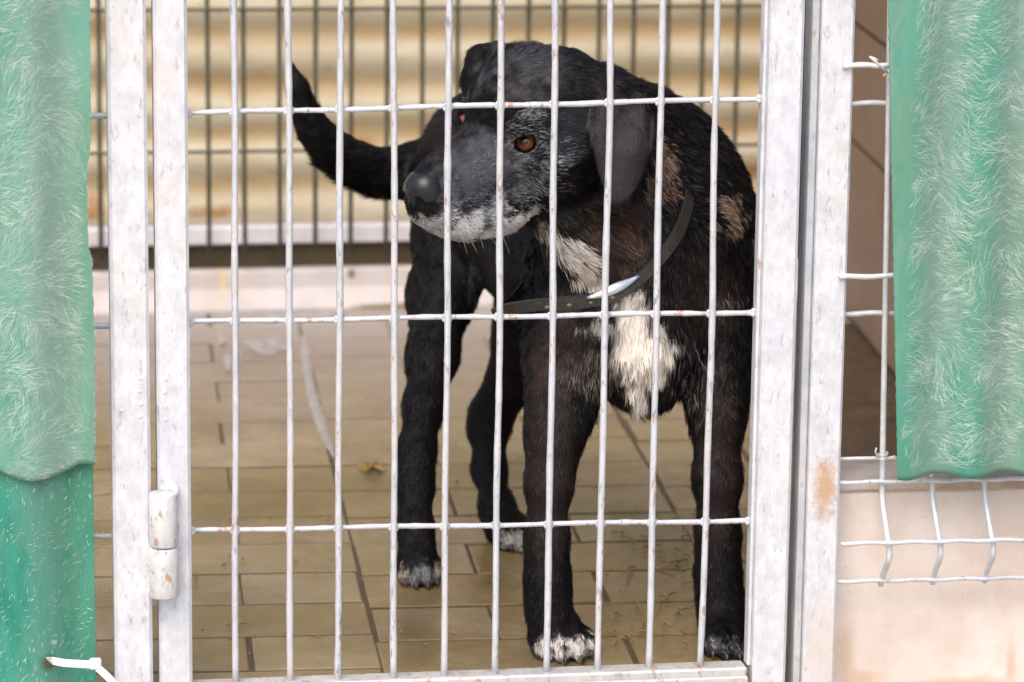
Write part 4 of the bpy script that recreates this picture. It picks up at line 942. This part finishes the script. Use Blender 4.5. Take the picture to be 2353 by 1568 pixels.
# ------------------------------------------------------------------ collar
def build_collar():
    kn = [(1585, 455, .185), (1562, 530, .124), (1510, 603, .098), (1450, 656, .086), (1390, 684, .080), (1310, 695, .088), (1230, 702, .105), (1165, 712, .130), (1135, 722, .180), (1180, 690, .26), (1280, 560, .34), (1430, 420, .36), (1550, 400, .31), (1585, 410, .24)]
    K = np.array([P(*k) for k in kn]); n = len(K); pts = []
    for i in range(n):
        a, b, c, d = K[i-1], K[i], K[(i+1) % n], K[(i+2) % n]
        for t in np.linspace(0, 1, 10, endpoint=False): pts.append(.5*((2*b)+(-a+c)*t+(2*a-5*b+4*c-d)*t*t+(-a+3*b-3*c+d)*t**3))
    pts = np.array(pts); m_ = len(pts); T = np.roll(pts, -1, 0)-np.roll(pts, 1, 0); T /= np.linalg.norm(T, axis=1)[:, None]
    ctr = pts.mean(0); ax = nrmz(sum(np.cross(pts[i]-ctr, pts[(i+1) % m_]-ctr) for i in range(m_)))
    if ax[2] < 0: ax = -ax
    out = np.cross(T, ax); out *= np.sign(np.einsum('ij,ij->i', out, pts-ctr))[:, None]; out /= np.linalg.norm(out, axis=1)[:, None]
    wv = np.cross(out, T); wv *= np.sign(wv@ax)[:, None]; wv = wv+out*-.15; wv /= np.linalg.norm(wv, axis=1)[:, None]
    root = empty('collar', tuple(P(1400, 690, .09)), 'worn dark leather collar with a steel buckle hanging loosely round the dog neck', 'collar')
    m = NM('worn_dark_leather'); a = m.ramp(m.noise(60, 5, .7), [(.3, (.012, .011, .009)), (.7, (.034, .031, .024))]); wr = m.ramp(m.noise(150, 4, .7), [(.66, 0), (.74, 1)])
    mat = m.fin(m.mix(m.math('MULTIPLY', wr, .7), a, (.24, .18, .10)), .48, 0, m.bump(m.noise(300, 4), .5, .001))
    hw, th = .0060, .0013; V = []
    for i in range(m_):
        for (a_, b_) in ((-1, -1), (-.9, 1), (.9, 1), (1, -1)): V.append(pts[i]+wv[i]*hw*a_+out[i]*th*b_)
    F = [(i*4+k, i*4+(k+1) % 4, ((i+1) % m_)*4+(k+1) % 4, ((i+1) % m_)*4+k) for i in range(m_) for k in range(4)]
    link('strap', V, F, mat, root)
    # overlapping tongue with holes
    def sub(i0, i1, off, hw2, name, mt, thk=.0013):
        V = []; idx = list(range(i0, i1))
        for j, i in enumerate(idx):
            ends = min(j, len(idx)-1-j); h_ = hw2*(.6 if ends == 0 else .9 if ends == 1 else 1)
            for (a_, b_) in ((-1, -1), (-1, 1), (1, 1), (1, -1)): V.append(pts[i]+wv[i]*h_*a_+out[i]*(off+thk*b_))
        F = [(j*4+k, j*4+(k+1) % 4, (j+1)*4+(k+1) % 4, (j+1)*4+k) for j in range(len(idx)-1) for k in range(4)]+[(3, 2, 1, 0), tuple(len(V)-4+k for k in range(4))]
        return link(name, V, F, mt, root)
    sub(29, 56, .0032, .0056, 'strap_tongue', mat)
    hm = NM('worn_hole').fin((.17, .12, .07), .7)
    mb = MB()
    for i in (38, 44, 50, 56): mb.ball(pts[i]+out[i]*.0048-wv[i]*.001, (.0028, .0012, .0018), 8, 6)
    mb.build('strap_holes', hm, root)
    sub(28, 30, .004, .0070, 'keeper_loop', mat); sub(43, 45, .0038, .0068, 'keeper_loop', mat, .002)
    # steel blade buckle riding on the strap's upper edge
    st = NM('bare_steel'); mt = st.fin((.72, .75, .80), .28, .85, st.bump(st.noise(200, 3), .15, .0005))
    V = []; ids = list(range(27, 46))
    for j, i in enumerate(ids):
        t = j/(len(ids)-1); w2 = .0016+.0058*math.sin(math.pi*t)**1.1; c = pts[i]+wv[i]*(hw*.72)+out[i]*.0055
        V += [c-wv[i]*w2*.55, c-wv[i]*w2*.2+out[i]*.0020, c+wv[i]*w2*.9+out[i]*.0004, c+wv[i]*w2*.9-out[i]*.0010]
    F = [(j*4+k, j*4+(k+1) % 4, (j+1)*4+(k+1) % 4, (j+1)*4+k) for j in range(len(ids)-1) for k in range(4)]+[(3, 2, 1, 0), tuple(len(V)-4+k for k in range(4))]
    link('buckle', V, F, mt, root, True)
build_collar()

# ------------------------------------------------------------------ litter on the floor
def build_litter():
    sm = mat_simple('dry_straw', (.17, .10, .035), (.36, .25, .10), 200, .6)
    mb = MB()
    spec = [(548, 1435, 60, 5), (725, 1462, 34, -30), (1400, 1390, 60, 4), (1530, 1320, 45, -35), (1560, 1290, 60, 20), (1650, 1255, 30, 60), (1455, 1180, 20, -50), (1500, 1255, 55, 10), (1440, 1235, 30, -25), (1590, 1340, 50, -8), (1545, 1365, 35, 30), (1620, 1275, 50, 12), (450, 1330, 18, 60), (1420, 1410, 25, -50), (1575, 1400, 40, 15), (1700, 1250, 30, -60), (1690, 1330, 26, 50), (1490, 1440, 22, 70)]
    spec += [(RNG.uniform(1380, 1730), RNG.uniform(1180, 1480), RNG.uniform(8, 26), RNG.uniform(-80, 80)) for _ in range(90)]+[(RNG.uniform(450, 1200), RNG.uniform(1100, 1530), RNG.uniform(5, 14), RNG.uniform(-80, 80)) for _ in range(26)]
    for (u, v, L, a) in spec:
        c = PZ(u, v, .003); a = math.radians(a); L = L/2350; d = np.array([math.cos(a), math.sin(a)*1.6, 0]); n = np.array([-d[1], d[0], 0])
        mb.tube([c-d*L/2, c-d*L*.1+n*L*.06+(0, 0, .001), c+d*L/2], [.0009, .0012, .0006], 5)
    tag(mb.build('straw', sm), 'dry straw stalks scattered over the wet pavers around the dog paws', 'straw', kind='stuff')
    lm = mat_simple('dry_leaf', (.20, .12, .03), (.32, .20, .05), 120, .6)
    c = PZ(848, 1078, .004); V = []; F = []
    out = [(-.020, 0), (-.008, .012), (.004, .016), (.010, .008), (.024, .012), (.018, -.002), (.022, -.014), (.004, -.010), (-.008, -.012)]
    for i, (x, y) in enumerate(out): V.append((c[0]+x*.75, c[1]+y*1.2, .004+.006*(i % 2)))
    V.append((c[0], c[1], .003)); V += [(x, y, z+.0008) for x, y, z in V]; n = len(out)
    F = [(i, (i+1) % n, n) for i in range(n)]+[(n+1+(i+1) % n, n+1+i, 2*n+1) for i in range(n)]+[(i, n+1+i, n+1+(i+1) % n, (i+1) % n) for i in range(n)]
    tag(link('leaf', V, F, lm), 'small curled yellow-brown leaf lying on the pavers left of the dog hind leg', 'leaf')
build_litter()
